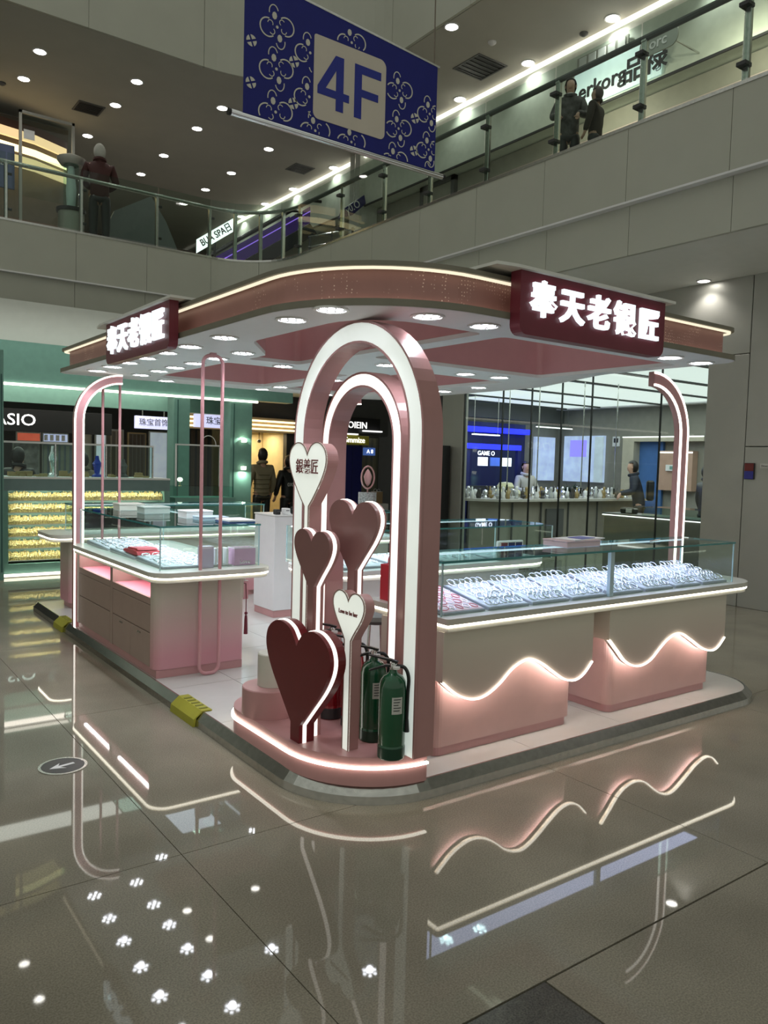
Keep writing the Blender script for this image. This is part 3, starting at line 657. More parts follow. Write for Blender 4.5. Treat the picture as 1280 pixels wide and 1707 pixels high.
def case(lab, x0, x1, y0, y1, z0, z1, splits=(), axis='x', lights=20, group=None, r=0, lcol=(.80, .84, 1)):
    """a glass display case: panes, teal edged top, light bars"""
    t = thing('glass_display_case', lab, 'display case', (x0, y0, z0), group)
    th = .008
    obj('top_pane', prism(BM(), rrect(x0, x1, y0, y1, r, 8) if r else [(x0, y0), (x1, y0), (x1, y1), (x0, y1)], z1-.010, z1), GLT, t)
    o = rrect(x0-.001, x1+.001, y0-.001, y1+.001, r or .004, 8)
    obj('top_edge', band(BM(), o, offset(o, .004), z1-.012, z1, closed=True), GEDGE, t)
    for nm, b in (('front_pane', (x0+.01, x1-.01, y0+.004, y0+.004+th)), ('back_pane', (x0+.01, x1-.01, y1-.004-th, y1-.004)), ('end_pane', (x0+.004, x0+.004+th, y0+.012, y1-.012)), ('end_pane', (x1-.004-th, x1-.004, y0+.012, y1-.012))):
        obj(nm, box(BM(), *b, z0, z1-.012), GL, t)
    for x, y in ((x0+.005, y0+.005), (x1-.013, y0+.005), (x0+.005, y1-.013), (x1-.013, y1-.013)):
        obj('corner_edge', box(BM(), x, x+.008, y, y+.008, z0, z1-.012), mat('bright_glass_edge', (.45, .62, .66), .15), t)
    for s in splits:
        if axis == 'x': obj('divider', box(BM(), s-.018, s+.018, y0+.006, y0+.03, z0, z1-.012), mat('frosted_glass_divider', (.50, .60, .68), .25), t)
        else: obj('divider', box(BM(), x0+.006, x0+.03, s-.018, s+.018, z0, z1-.012), MATS['frosted_glass_divider'], t)
    LB = mat('case_light_bar', (1, 1, 1), .5, emit=1.6, ecol=(.80, .85, 1))
    if lights:
        if axis == 'x':
            obj('light_bar', box(BM(), x0+.03, x1-.03, y1-.045, y1-.03, z1-.024, z1-.014), LB, t)
            area(((x0+x1)/2, (y0+y1)/2+.02, z1-.03), x1-x0-.1, .2, lights, lcol, parent=t)
        else:
            obj('light_bar', box(BM(), x1-.045, x1-.03, y0+.03, y1-.03, z1-.024, z1-.014), LB, t)
            area(((x0+x1)/2, (y0+y1)/2, z1-.03), .3, y1-y0-.2, lights, lcol, parent=t)
    return t
case('open-topped looking glass case on the drawer counter with red cloth and silver inside', 1.95, 2.72, 5.25, 7.21, .837, 1.145, axis='y', lights=6)

# ------------------------------------------------------------------ long counter on the right side
W1 = [(2.62, .50), (2.662, .465), (2.735, .415), (2.833, .382), (2.93, .39), (3.03, .44), (3.116, .505), (3.20, .54), (3.27, .543), (3.36, .505), (3.47, .435), (3.56, .385), (3.65, .37), (3.73, .40), (3.80, .465)]
W2 = [(3.95, .575), (4.03, .50), (4.11, .425), (4.20, .383), (4.29, .375), (4.38, .40), (4.46, .455), (4.55, .512), (4.64, .54), (4.72, .53), (4.83, .475), (4.95, .41), (5.06, .377), (5.15, .39), (5.235, .455)]
def wavecounter(lab, W, x0, x1, xl0, xl1, yl):
    t = thing('wave_counter', lab, 'counter', (xl0, 3.1, ZP), 'wave fronted counters')
    Wb = [p[:2] for p in bez([(a, b, 0) for a, b in W], 3)]
    obj('upper_front', prism(BM(), Wb+[(x1, .764), (x0, .764)], 3.03, 3.07, 'y'), BEIGE, t)
    for xx, nm in ((x0, Wb[0]), (x1, Wb[-1])):
        s = 1 if xx == x0 else -1
        obj('upper_side', prism(BM(), [(xx, nm[1]), (xx+s*.03, nm[1]), (xx+s*.03, .764), (xx, .764)], 3.07, 3.57, 'y'), BEIGE, t)
    obj('wave_led', band(BM(), Wb, offset(Wb, .0075, False), 3.022, 3.045, 'y'), LED, t)
    obj('hidden_led', band(BM(), offset(Wb[1:-1], .035, False), offset(Wb[1:-1], .05, False), 3.072, 3.085, 'y'), mat('wave_glow_led', (1, .9, .8), .5, emit=22, ecol=(1, .97, .93)), t)
    obj('lower_body', prism(BM(), rpoly([(xl0, 3.10, .05), (xl1, 3.10, .05), (xl1, 3.56, 0), (xl0, 3.56, 0)], 5), .132, .74), PINKL, t)
    obj('toe_kick', prism(BM(), rpoly([(xl0+.012, 3.112, .05), (xl1-.012, 3.112, .05), (xl1-.012, 3.55, 0), (xl0+.012, 3.55, 0)], 5), ZP, .131), PINKD, t)
    return t
wavecounter('wave fronted pink and cream counter right beside the tall arch', W1, 2.62, 3.80, 2.635, 3.71, 3.1)
wavecounter('wave fronted pink and cream counter nearer the grey metal column', W2, 3.95, 5.235, 4.06, 5.18, 3.1)
t = thing('counter_top', 'long cream counter top with a lit edge spanning both wave counters', 'counter top', (2.61, 3.0, .766))
worktop(t, rpoly([(2.615, 3.0, .02), (5.645, 3.0, .26), (5.645, 3.72, .26), (2.615, 3.72, .02)], 8))
case('long glass case full of silver bangles on the wave fronted counters', 2.622, 5.37, 3.06, 3.50, .837, 1.125, (4.0,), lights=8, lcol=(.62, .64, 1))

# ------------------------------------------------------------------ other counters of the kiosk
t = thing('island_counter', 'white island counter with rounded glass top behind the bangle case', 'counter', (3.0, 4.62, ZP))
obj('body', prism(BM(), rrect(3.1, 5.05, 4.75, 5.3, .2), .14, .766), WHITE, t); obj('toe_kick', prism(BM(), rrect(3.13, 5.02, 4.78, 5.27, .2), ZP, .139), PINKD, t)
worktop(t, rrect(2.95, 5.25, 4.64, 5.42, .25, 8), m=WHITE)
case('glass case with round-cornered teal edged top on the white island counter', 3.0, 5.25, 4.66, 5.38, .837, 1.13, (), lights=5, r=.22)
t = thing('rear_counter', 'counter with a lit edge along the far end of the kiosk platform', 'counter', (2.0, 8.0, ZP))
obj('body', prism(BM(), rrect(2.1, 4.2, 8.08, 8.55, .1), .14, .766), OMB, t); obj('toe_kick', prism(BM(), rrect(2.13, 4.17, 8.11, 8.52, .1), ZP, .139), PINKD, t)
worktop(t, rrect(1.9, 4.3, 7.98, 8.66, .14, 8))
case('low glass case standing on the far counter of the kiosk', 2.15, 4.2, 8.02, 8.5, .837, 1.12, (), lights=5)
t = thing('service_desk', 'tall white desk cabinet with pink plinth in the middle of the kiosk', 'cabinet', (3.66, 6.78, ZP))
obj('body', box(BM(), 3.66, 3.98, 6.78, 7.2, .15, 1.075, .004), WHITEM, t); obj('plinth', box(BM(), 3.668, 3.972, 6.788, 7.19, ZP, .149), PINKD, t)
obj('desk_top', box(BM(), 3.655, 3.985, 6.775, 7.205, 1.076, 1.088), WHITE, t)
t = thing('inner_counter', 'cream inner counter with a lit edge joined to the tall white desk', 'counter', (3.99, 6.78, ZP))
obj('body', box(BM(), 3.99, 5.1, 6.86, 7.25, .14, .766, .01), CREAM, t); obj('toe_kick', box(BM(), 4.0, 5.09, 6.88, 7.24, ZP, .139), PINKD, t)
worktop(t, rrect(3.99, 5.25, 6.74, 7.35, .03, 3), m=WHITE)
case('small glass case on the inner cream counter', 4.02, 5.2, 6.78, 7.3, .837, 1.10, (), lights=6)
t = thing('bar_stool', 'slim grey metal stool behind the corner of the wave counter', 'stool', (2.85, 3.95, .081))
obj('seat', lathe(BM(), [(0, .64), (.14, .64), (.15, .66), (.14, .685), (0, .69)], 2.85, 3.95, 20), GREYD, t, True)
for a in range(4):
    c, s = math.cos(a*PI/2+.6), math.sin(a*PI/2+.6)
    obj('leg', tube(BM(), [(2.85+.1*c, 3.95+.1*s, .64), (2.85+.17*c, 3.95+.17*s, .082)], .010, 6), STEEL, t)
obj('foot_ring', tube(BM(), [(2.85+.145*math.cos(a*PI/8), 3.95+.145*math.sin(a*PI/8), .27) for a in range(16)], .007, 6, True), STEEL, t)

# ------------------------------------------------------------------ posts and rod loops
def jpost(lab, xo, s, y0, y1, zt, r):
    """flat curved post; xo outer edge, s=+1 curves toward +x"""
    t = thing('curved_post', lab, 'post', (xo, y0, ZP), 'curved lit posts of the kiosk')
    wd = .085 if s > 0 else .105; out = [(xo, ZP)]; inn = [(xo+s*wd, ZP)]
    for k in range(13):
        a = PI/2*k/12
        out.append((xo+s*(r-r*math.cos(a)), zt-r+r*math.sin(a))); inn.append((xo+s*(r-(r-wd)*math.cos(a)), zt-r+(r-wd)*math.sin(a)))
    ed = lambda f: [(a[0]+(b[0]-a[0])*f, a[1]+(b[1]-a[1])*f) for a, b in zip(out, inn)]
    obj('post_frame', band(BM(), ed(0), ed(1), y0+.012, y1, 'y'), PINK, t)
    obj('face', band(BM(), ed(.16), ed(.84), y0+.004, y0+.013, 'y'), PINKM, t)
    LJ = mat('post_led', (1, .93, .84), .5, emit=2.6, ecol=(1, .93, .84))
    obj('led_strip', band(BM(), ed(.0), ed(.15), y0, y0+.012, 'y'), LJ, t); obj('led_strip', band(BM(), ed(.85), ed(1), y0, y0+.012, 'y'), LJ, t)
    return t
jpost('curved pink post with two light lines at the far end of the drawer counter', 1.915, 1, 7.245, 7.31, 2.349, .42)
jpost('curved pink post with two light lines behind the right end of the bangle case', 5.53, -1, 3.58, 3.64, 2.349, .46)
jpost('thin curved lit post seen through the arches at the back of the kiosk', 4.62, 1, 7.36, 7.42, 2.349, .42)
def loop(lab, x0, x1, y, z0, z1, r=.07):
    t = thing('rod_loop', lab, 'rod', (x0, y, z0), 'pink rod loops')
    P = [(x0, y, z0+r)]+[(x0, y, z0+r+(z1-z0-2*r)*k/6) for k in range(1, 6)]+[(x0+r-r*math.cos(PI/2*k/6), y, z1-r+r*math.sin(PI/2*k/6)) for k in range(7)]+[(x1-r+r*math.sin(PI/2*k/6), y, z1-r+r*math.cos(PI/2*k/6)) for k in range(7)]+[(x1, y, z1-r-(z1-z0-2*r)*k/6) for k in range(1, 6)]+[(x1-r+r*math.cos(PI/2*k/6), y, z0+r-r*math.sin(PI/2*k/6)) for k in range(7)]+[(x0+r-r*math.sin(PI/2*k/6), y, z0+r-r*math.cos(PI/2*k/6)) for k in range(7)]
    obj('rod', tube(BM(), P, .0125, 10, True), PINKM, t, True)
    obj('fixing', box(BM(), (x0+x1)/2-.02, (x0+x1)/2+.02, y-.014, y+.014, z1-.002, z1+.02), PINKM, t)
    return t
loop('tall pink rod loop standing in front of the drawer counter end', 2.225, 2.372, 5.195, ZP+.013, 2.33, .055)
loop('tall pink rod loop at the far end of the drawer counter', 2.205, 2.36, 7.40, ZP+.013, 2.33, .055)

# ------------------------------------------------------------------ goods in and on the cases
TRAY = mat('white_velvet_tray', (.72, .73, .78), .8, var=.03)
def tray(lab, x0, x1, y0, y1, z, m=TRAY, tilt=0.03, grp=None):
    t = thing('jewellery_tray', lab, 'tray', (x0, y0, z), grp)
    obj('base', prism(BM(), [(y0, z), (y1, z), (y1, z+.012+tilt), (y0, z+.012)], x0, x1, 'x'), mat('grey_tray_base', (.35, .36, .40), .5), t)
    obj('pad', prism(BM(), [(y0+.008, z+.0125), (y1-.008, z+.0125+tilt*.95), (y1-.008, z+.016+tilt*.95), (y0+.008, z+.016)], x0+.008, x1-.008, 'x'), m, t)
    return t
zt = .838
xs_ = [2.66, 2.98, 3.32, 3.66, 4.03, 4.37, 4.70, 5.02, 5.345]
names = ['red and white', 'second', 'third', 'fourth', 'fifth', 'sixth', 'seventh', 'last']
for i in range(8):
    lab = 'tray with red edged lining at the arch end of the bangle case' if i == 0 else 'white jewellery tray of silver bangles, %s tray from the arch in the bangle case' % names[i]
    tray(lab, xs_[i]+.004, xs_[i+1]-(.05 if i == 3 else .024), 3.085, 3.47, zt, mat('blush_tray_lining', (.75, .55, .55), .8) if i == 0 else TRAY, .07, 'trays of the bangle case')
def ring_bm(R, r, n=14, k=5):
    return tube(BM(), [(R*math.cos(2*PI*i/n), R*math.sin(2*PI*i/n), 0) for i in range(n)], r, k, True)
def ringmesh(name, R, r, m, n=14, k=5):
    me = bpy.data.meshes.new(name); b = ring_bm(R, r, n, k); b.to_mesh(me); b.free(); me.materials.append(m)
    for p in me.polygons: p.use_smooth = True
    return me
BG = [ringmesh('bangle', .029, r, SILVER) for r in (.0026, .0038, .0055)]
def place_mesh(name, me, loc, rot, lab, cat, group):
    o = bpy.data.objects.new(name, me); C.objects.link(o); o.location = loc; o.rotation_euler = rot; ORG[o] = Vector(loc); tag(o, lab, cat, group); return o
nb = 0
for i in range(1, 8):
    x0, x1 = xs_[i]+.03, xs_[i+1]-.05
    for row in range(5):
        y = 3.115+row*.078
        k = 7 if row < 2 else 6
        for j in range(k):
            x = x0+(x1-x0)*(j+.5*(row % 2)*.8)/k
            zz = zt+.021+.07*(y-3.085)/.385+.017
            place_mesh('bangle', BG[(i+j+row) % 3], (x, y, zz), (random.uniform(.45, .75), random.uniform(-.25, .25), 0), 'silver bangle leaning on a white tray in the long bangle case', 'bangle', 'silver bangles in the long case'); nb += 1
CORD = [ringmesh('cord_bracelet', .024, .0022, REDB, 12, 4), ringmesh('cord_bracelet', .024, .0028, SILVER, 12, 4)]
for row in range(5):
    for j in range(5):
        x = 2.69+j*.052; y = 3.115+row*.075
        place_mesh('cord_bracelet', CORD[(row*5+j) % 2], (x, y, zt+.020+.07*(y-3.085)/.385+.006), (.25, random.uniform(-.2, .2), 0), ('thin red cord bracelet' if (row*5+j) % 2 == 0 else 'thin silver bracelet among the red cords')+' on the tray next to the arch', 'bracelet', 'red cord bracelets' if (row*5+j) % 2 == 0 else 'silver bracelets among red cords')
# drawer counter case: trays, chains, a red cloth, gift bags
for i, (y0, y1, lab) in enumerate(((5.32, 5.86, 'white tray of silver bangles beside the red cloth in the drawer counter case'), (5.92, 6.5, 'white tray of silver bangles behind the red cloth in the drawer counter case'), (6.56, 7.15, 'white tray of silver bangles at the far end of the drawer counter case'))):
    tray(lab, 2.0, 2.44, y0, y1, .838, TRAY, .02, 'trays of the drawer counter case')
    for r_ in range(6):
        for j in range(5):
            x = 2.05+j*.082; y = y0+.06+r_*.085
            if i == 0 and False: continue
            if i == 1 and x < 2.25 and y < 6.2: continue
            place_mesh('bangle', BG[(r_+j) % 3], (x, y, .838+.016+.02*(y-y0)/(y1-y0)+.012), (random.uniform(.15, .4), random.uniform(-.2, .2), 0), 'silver bangle lying on a white tray in the drawer counter case', 'bangle', 'silver bangles in the drawer counter case')
t = thing('red_cloth', 'folded red cloth lying over a tray in the drawer counter case', 'cloth', (2.02, 5.9, .87))
obj('fold', prism(BM(), [(5.89, .872), (6.0, .868), (6.2, .873), (6.24, .882), (6.2, .896), (6.0, .904), (5.91, .896)], 2.02, 2.2, 'x'), REDB, t)
obj('fold', prism(BM(), [(5.93, .905), (6.05, .9045), (6.18, .899), (6.16, .910), (5.96, .918)], 2.035, 2.19, 'x'), REDB, t)
def giftbag(lab, x, y, z, sx, sy, h, m, rot=0, hm=PAPER, rope=True):
    t = thing('gift_bag', lab, 'bag', (x, y, z), 'gift bags')
    bm = BM(); c = [(-sx/2, -sy/2), (sx/2, -sy/2), (sx/2, sy/2), (-sx/2, sy/2)]
    prism(bm, [(x+a, y+b) for a, b in c], z, z+h)
    obj('body', bm, m, t); obj('rim', band(BM(), [(x+a, y+b) for a, b in c], [(x+a*.94, y+b*.94) for a, b in c], z+h, z+h+.004, closed=True), hm, t)
    if rope:
        for s in (-1, 1): obj('handle', tube(BM(), bez([(x-sx*.2, y+s*sy*.46, z+h-.004), (x-sx*.17, y+s*sy*.46, z+h+.04), (x, y+s*sy*.46, z+h+.06), (x+sx*.17, y+s*sy*.46, z+h+.04), (x+sx*.2, y+s*sy*.46, z+h-.004)], 3), .003, 5), hm, t)
    return t
BAGP = mat('orchid_pink_card', (.62, .36, .52), .5); LILAC = mat('lilac_card', (.62, .52, .68), .5)
giftbag('pink gift box with silver script inside the case corner by the rod loop', 2.62, 5.36, .838, .17, .12, .125, BAGP, rope=False)
giftbag('lilac gift box standing beside the pink one in the drawer counter case', 2.31, 5.30, .838, .09, .075, .15, LILAC, rope=False)
t = thing('ring_stand', 'grey stand with three slots between the lilac and pink boxes', 'stand', (2.43, 5.33, .838))
obj('base', box(BM(), 2.375, 2.515, 5.30, 5.38, .838, .848), GREYP, t)
for k in range(3): obj('plate', box(BM(), 2.385+k*.045, 2.40+k*.045, 5.305, 5.375, .848, .97, .002), WHITE if k != 1 else GREYP, t)
tb = text_bm('Love', .045, (2.62, 5.299, .865), '-y', .0005, .0005); obj('script_print', tb, SILVER, bpy.data.objects['gift_bag'])
for i, (x, y, zz, m, lab) in enumerate(((2.50, 5.95, 1.146, PAPER, 'white box lying on the drawer counter case glass'), (2.53, 5.72, 1.146, mat('pale_blue_card', (.45, .58, .68), .5), 'pale blue folder on the drawer counter case glass'), (2.36, 6.5, 1.146, mat('grey_green_card', (.40, .47, .43), .5), 'grey green box further along the drawer counter case glass'), (2.3, 6.95, 1.146, CREAM, 'cream box at the far end of the drawer counter case glass'))):
    t = thing('paper_box', lab, 'box', (x, y, zz), 'boxes on the drawer counter case')
    obj('body', box(BM(), x-.11, x+.11, y-.09, y+.09, zz, zz+.045 if i != 1 else zz+.02, .003), m, t); obj('lid', box(BM(), x-.113, x+.113, y-.093, y+.093, zz+(.046 if i != 1 else .021), zz+(.060 if i != 1 else .027), .003), m, t)
for k, (m, lab) in enumerate(((mat('navy_card', (.03, .08, .22), .5), 'navy blue folder on the stack beside the pink rod loop'), (PAPER, 'white paper pad on top of the navy folder'))):
    obj('folder', box(BM(), 2.49, 2.70, 5.30, 5.55, 1.146+k*.014, 1.159+k*.014, .002), m, org=(2.5, 5.3, 1.146+k*.014), label=lab, cat='folder')
# on the long case: red bag, book, papers
giftbag('bright red gift bag standing on the counter top behind the tall arch', 2.75, 3.61, .837, .17, .09, .20, REDB, hm=REDB)
obj('lettering', text_bm('LOVE', .03, (2.78, 3.564, .93), '-y', .0005, .0005), PAPER, bpy.data.objects['gift_bag.002'])
t = thing('pink_box', 'pale pink box with papers on the long bangle case', 'box', (3.85, 3.36, 1.126))
obj('body', box(BM(), 3.80, 4.12, 3.26, 3.46, 1.126, 1.158, .003), mat('pale_pink_card', (.62, .46, .46), .5), t); obj('lid', box(BM(), 3.797, 4.123, 3.257, 3.463, 1.159, 1.168, .003), MATS['pale_pink_card'], t)
obj('leaflet', prism(BM(), [(3.86, 3.25), (4.2, 3.29), (4.18, 3.45), (3.84, 3.42)], 1.169, 1.174), PAPER, org=(4, 3.3, 1.169), label='white and blue leaflet lying on the pale pink box', cat='leaflet')
obj('leaflet', prism(BM(), [(3.95, 3.27), (4.1, 3.29), (4.09, 3.40), (3.94, 3.38)], 1.1745, 1.178), mat('indigo_card', (.10, .10, .35), .5), org=(4, 3.3, 1.1745), label='small indigo card on top of the white leaflet', cat='card')
t = thing('pen', 'thin silver pen lying on the far end of the bangle case', 'pen', (4.75, 3.3, 1.126))
obj('barrel', tube(BM(), [(4.70, 3.30, 1.131), (4.90, 3.36, 1.131)], .004, 6), STEEL, t)
# inside island case
for k in range(4): tray('white tray in the island case, %s from the arch' % ('first', 'second', 'third', 'fourth')[k], 3.1+k*.5, 3.55+k*.5, 4.75, 5.2, .838, TRAY, .03, 'trays of the island case')
for k in range(4):
    for j in range(8):
        place_mesh('bangle', BG[j % 3], (3.16+k*.5+(j % 4)*.1, 4.83+(j//4)*.2, .838+.028+.03*(.08+(j//4)*.2)/.45+.006), (.3, .1, 0), 'silver bangle on a white tray in the island case', 'bangle', 'silver bangles in the island case')
t = thing('sample_stand', 'white sample stand with three dark slots in the island case', 'stand', (4.75, 4.72, .838))
obj('frame', box(BM(), 4.62, 4.92, 4.69, 4.73, .838, 1.0, .01), WHITE, t)
for k, m in enumerate((WINE, NAVY, NAVY)): obj('sample', box(BM(), 4.65+k*.085, 4.72+k*.085, 4.684, 4.70, .86, .985), m, t)
for k, (x, y, z, sx, sy, sz, m, lab) in enumerate(((3.72, 6.85, 1.089, .05, .07, .05, BLACK, 'small black card reader on the tall white desk'), (3.83, 6.87, 1.089, .06, .08, .06, WHITE, 'small white printer on the tall white desk'), (3.92, 6.9, 1.089, .03, .03, .07, BLACK, 'black phone stand at the right of the tall white desk'))):
    t = thing('desk_device', lab, 'device', (x, y, z), 'devices on the white desk')
    obj('body', box(BM(), x-sx/2, x+sx/2, y-sy/2, y+sy/2, z, z+sz, .006), m, t); obj('slot', box(BM(), x-sx*.3, x+sx*.3, y-sy/2-.002, y-sy/2+.002, z+sz*.55, z+sz*.7), GREYD, t)
t = thing('hanging_tassel', 'dark red tassel hanging from the end of the drawer counter', 'tassel', (2.63, 5.30, .5))
obj('cord', tube(BM(), [(2.615, 5.30, .70), (2.63, 5.30, .70), (2.635, 5.30, .60), (2.635, 5.30, .48)], .004, 6), WINE, t)
obj('knot', lathe(BM(), [(0, .49), (.010, .485), (.013, .475), (.008, .465), (0, .465)], 2.635, 5.30, 8), WINE, t, True)
obj('fringe', lathe(BM(), [(0, .465), (.009, .46), (.012, .43), (.015, .32), (0, .32)], 2.635, 5.30, 10), WINE, t, True)
giftbag('pale pink paper bag hung low behind the drawer counter', 2.72, 5.62, .54, .08, .2, .14, mat('rose_card', (.62, .30, .34), .5))
# ------------------------------------------------------------------ green gold shop on the left
struct('trim_11', box(BM(), -2, 7.35, 13.0, 13.25, 2.68, 3.30), TEAL)
struct('trim_12', box(BM(), -2, 7.35, 13.3, 13.5, 3.30, 3.96), SOFF)
struct('trim_13', box(BM(), -2, 6.62, 12.97, 13.02, 2.635, 2.672), mat('shop_cove_led', (1, .97, .85), .5, emit=2.5, ecol=(1, .97, .82)))
struct('ceiling_gold_shop', box(BM(), -2, 9.0, 13.26, 18.6, 3.0, 3.05), SOFF)
struct('trim_18', box(BM(), -2, 7.05, 14.38, 14.5, 2.47, 2.99), TEAL)
for i, (x0, x1, y0, y1) in enumerate(((5.06, 5.34, 13.0, 13.3), (6.10, 6.52, 13.0, 13.4), (1.93, 2.022, 10.9, 11.05))):
    t = thing('column', None, None); t['kind'] = 'structure'
    obj('shaft', box(BM(), x0, x1, y0, y1, 0, 2.66 if i < 2 else 2.9), TEAL, t)
    obj('groove', box(BM(), x0+.06, x0+.075, y0-.006, y0, .1, 2.6), mat('deep_teal', (.03, .10, .09), .4), t)
for z, d in ((1.95, -1), (1.46, 1)):
    t = thing('wall_sconce', 'small lit sconce on the teal column, %s of two' % ('upper' if z > 1.7 else 'lower'), 'lamp', (6.34, 12.98, z), 'sconces on the teal column')
    obj('shade', lathe(BM(), [(0, z-.035), (.045, z-.03), (.05, z+.03), (0, z+.035)], 6.34, 12.945, 14), mat('sconce_light', (1, 1, .8), .5, emit=3, ecol=(.95, 1, .75)), t, True)
    obj('bracket', box(BM(), 6.32, 6.36, 12.95, 13.0, z-.01, z+.01), STEEL, t)
    area((6.34, 12.93, z+d*-.06), .05, .05, 2.5, (.9, 1, .8), (0 if d < 0 else 0, 0, 0))
# the display counter full of gold
t = thing('gold_counter', 'teal display counter with a glass front full of gold jewellery', 'counter', (2.03, 11.1, 0))
obj('back_body', box(BM(), 2.03, 4.27, 11.34, 11.75, 0, 1.30), TEAL, t)
obj('top', box(BM(), 2.03, 4.27, 11.09, 11.75, 1.285, 1.31), PAPER, t)
obj('upper_rail', box(BM(), 2.03, 4.27, 11.10, 11.34, 1.13, 1.284), mat('grey_teal_rail', (.16, .24, .24), .35), t)
obj('lower_rail', box(BM(), 2.03, 4.27, 11.10, 11.34, .05, .17), TEAL, t)
obj('side_rail', box(BM(), 2.03, 2.11, 11.10, 11.34, .17, 1.13), TEAL, t); obj('side_rail', box(BM(), 4.19, 4.27, 11.10, 11.34, .17, 1.13), TEAL, t)
obj('base_light', box(BM(), 2.03, 4.6, 11.05, 11.098, .012, .045), mat('counter_base_led', (1, .97, .85), .5, emit=2, ecol=(1, .96, .8)), t)
obj('front_pane', box(BM(), 2.11, 4.19, 11.105, 11.113, .17, 1.13), GL, t)
for k in range(6): obj('shelf', box(BM(), 2.11, 4.19, 11.14, 11.34, .20+k*.158, .21+k*.158), GREYP, t)
for k in range(6): area((3.15, 11.128, .334+k*.158), 2.0, .012, 4.2, (1, .92, .76), (math.radians(35), 0, 0), t)  # unseen area light added at each shelf to brighten its gold row
for k in range(6):
    bm = BM(); z = .211+k*.158
    for j in range(340):
        x = 2.13+(j % 170)*.0121; y = 11.165+(j//170)*.06+random.uniform(0, .02)
        s = random.uniform(.010, .018); h = random.uniform(.06, .10)+(j//170)*.02
        prism(bm, [(x-s*.7, y+.01), (x, y-.012), (x+s*.7, y+.01), (x, y+.04)], z, z+h)
        lathe(bm, [(0, z+h-.01), (s*.6, z+h*.6), (0, z+h*.25)], x, y-.008, 5)
    obj('gold_jewellery', bm, GOLD, kind='stuff', org=(2.13, 11.17, z), label='row of gold jewellery on shelf %s from the top of the teal counter' % ('six', 'five', 'four', 'three', 'two', 'one')[k], cat='jewellery')
t = thing('glass_screen', 'glass display hood with white frame on the teal gold counter', 'glass hood', (2.05, 11.2, 1.31))
for a, b in ((2.05, 2.70), (2.72, 3.37), (3.39, 4.05)): obj('pane', box(BM(), a, b, 11.2, 11.208, 1.311, 1.75), GLT, t)
obj('top_rail', box(BM(), 2.05, 4.06, 11.19, 11.22, 1.75, 1.775), PAPER, t)
for x in (2.05, 2.705, 3.375, 4.04): obj('upright', box(BM(), x, x+.018, 11.19, 11.22, 1.311, 1.75), STEEL, t)
bm = BM()
for j in range(90):
    x = random.uniform(2.1, 4.0)
    if min(abs(x-q) for q in (2.75, 3.35, 3.72)) < .15: continue
    s = random.uniform(.02, .05); y = random.uniform(11.3, 11.6)
    box(bm, x-s, x+s, y-s*.7, y+s*.7, 1.3105, 1.311+s*random.uniform(.5, 1.6))
obj('gold_goods', bm, GOLDW, kind='stuff', org=(2.1, 11.3, 1.311), label='low heap of brown and gold goods lying along the teal counter top', cat='goods')
for i, (x, h, m, lab) in enumerate(((2.75, .42, SILVER, 'silver necklace bust standing on the teal counter beside the curved post'), (3.35, .30, mat('cobalt_glass', (.02, .06, .5), .2), 'cobalt blue tapered stand on the teal counter'), (3.72, .26, GREYD, 'dark striped stand on the teal counter'))):
    t = thing('jewellery_bust', lab, 'stand', (x, 11.5, 1.311))
    obj('body', lathe(BM(), [(0, 1.312), (.075, 1.312), (.07, 1.33), (.035, 1.36), (.05, 1.31+h*.45), (.065, 1.31+h*.62), (.03, 1.31+h*.82), (.022, 1.31+h), (0, 1.31+h)], x, 11.5, 14), m, t, True)
    obj('foot', lathe(BM(), [(0, 1.3111), (.085, 1.3111), (.085, 1.312), (0, 1.312)], x, 11.5, 14), BLACK, t)
t = thing('glass_cabinet', 'teal glass cabinet with thin white frame beside the gold counter', 'cabinet', (4.43, 11.3, 0))
obj('base', box(BM(), 4.43, 5.4, 11.3, 11.8, 0, 1.02), TEAL, t)
obj('glass_case', box(BM(), 4.45, 5.38, 11.32, 11.78, 1.02, 1.19), GLT, t)
for x in (4.43, 5.13): obj('upright', box(BM(), x, x+.02, 11.3, 11.32, 1.19, 1.80), PAPER, t)
obj('top_bar', box(BM(), 4.43, 5.15, 11.3, 11.32, 1.80, 1.822), PAPER, t)
obj('back_glass', box(BM(), 4.45, 5.13, 11.33, 11.336, 1.02, 1.8), GLT, t)
obj('arched_loop', tube(BM(), [(4.95+.12*math.cos(PI*k/12), 11.31, 1.82+.14*math.sin(PI*k/12)) for k in range(13)], .006, 6), PAPER, t)
t = thing('table_lamp', 'small white flower lamp on the teal glass cabinet', 'lamp', (4.58, 11.5, 1.191))
obj('stem', lathe(BM(), [(0, 1.191), (.03, 1.191), (.008, 1.20), (.008, 1.25), (0, 1.25)], 4.58, 11.5, 8), GOLD, t)
obj('shade', lathe(BM(), [(0, 1.25), (.035, 1.26), (.045, 1.29), (.03, 1.315), (0, 1.32)], 4.58, 11.5, 10), mat('lamp_glow', (1, .95, .85), .5, emit=1.5, ecol=(1, .93, .8)), t, True)
area((3.5, 14.2, 2.95), 4, .8, 50, (1, .93, .80))  # free area light added to brighten the inside of the teal shop
area((3.5, 12.2, 3.90), 6, .5, 30, (.95, 1, .90))  # floating area light without a fixture, added to lift the teal fascia

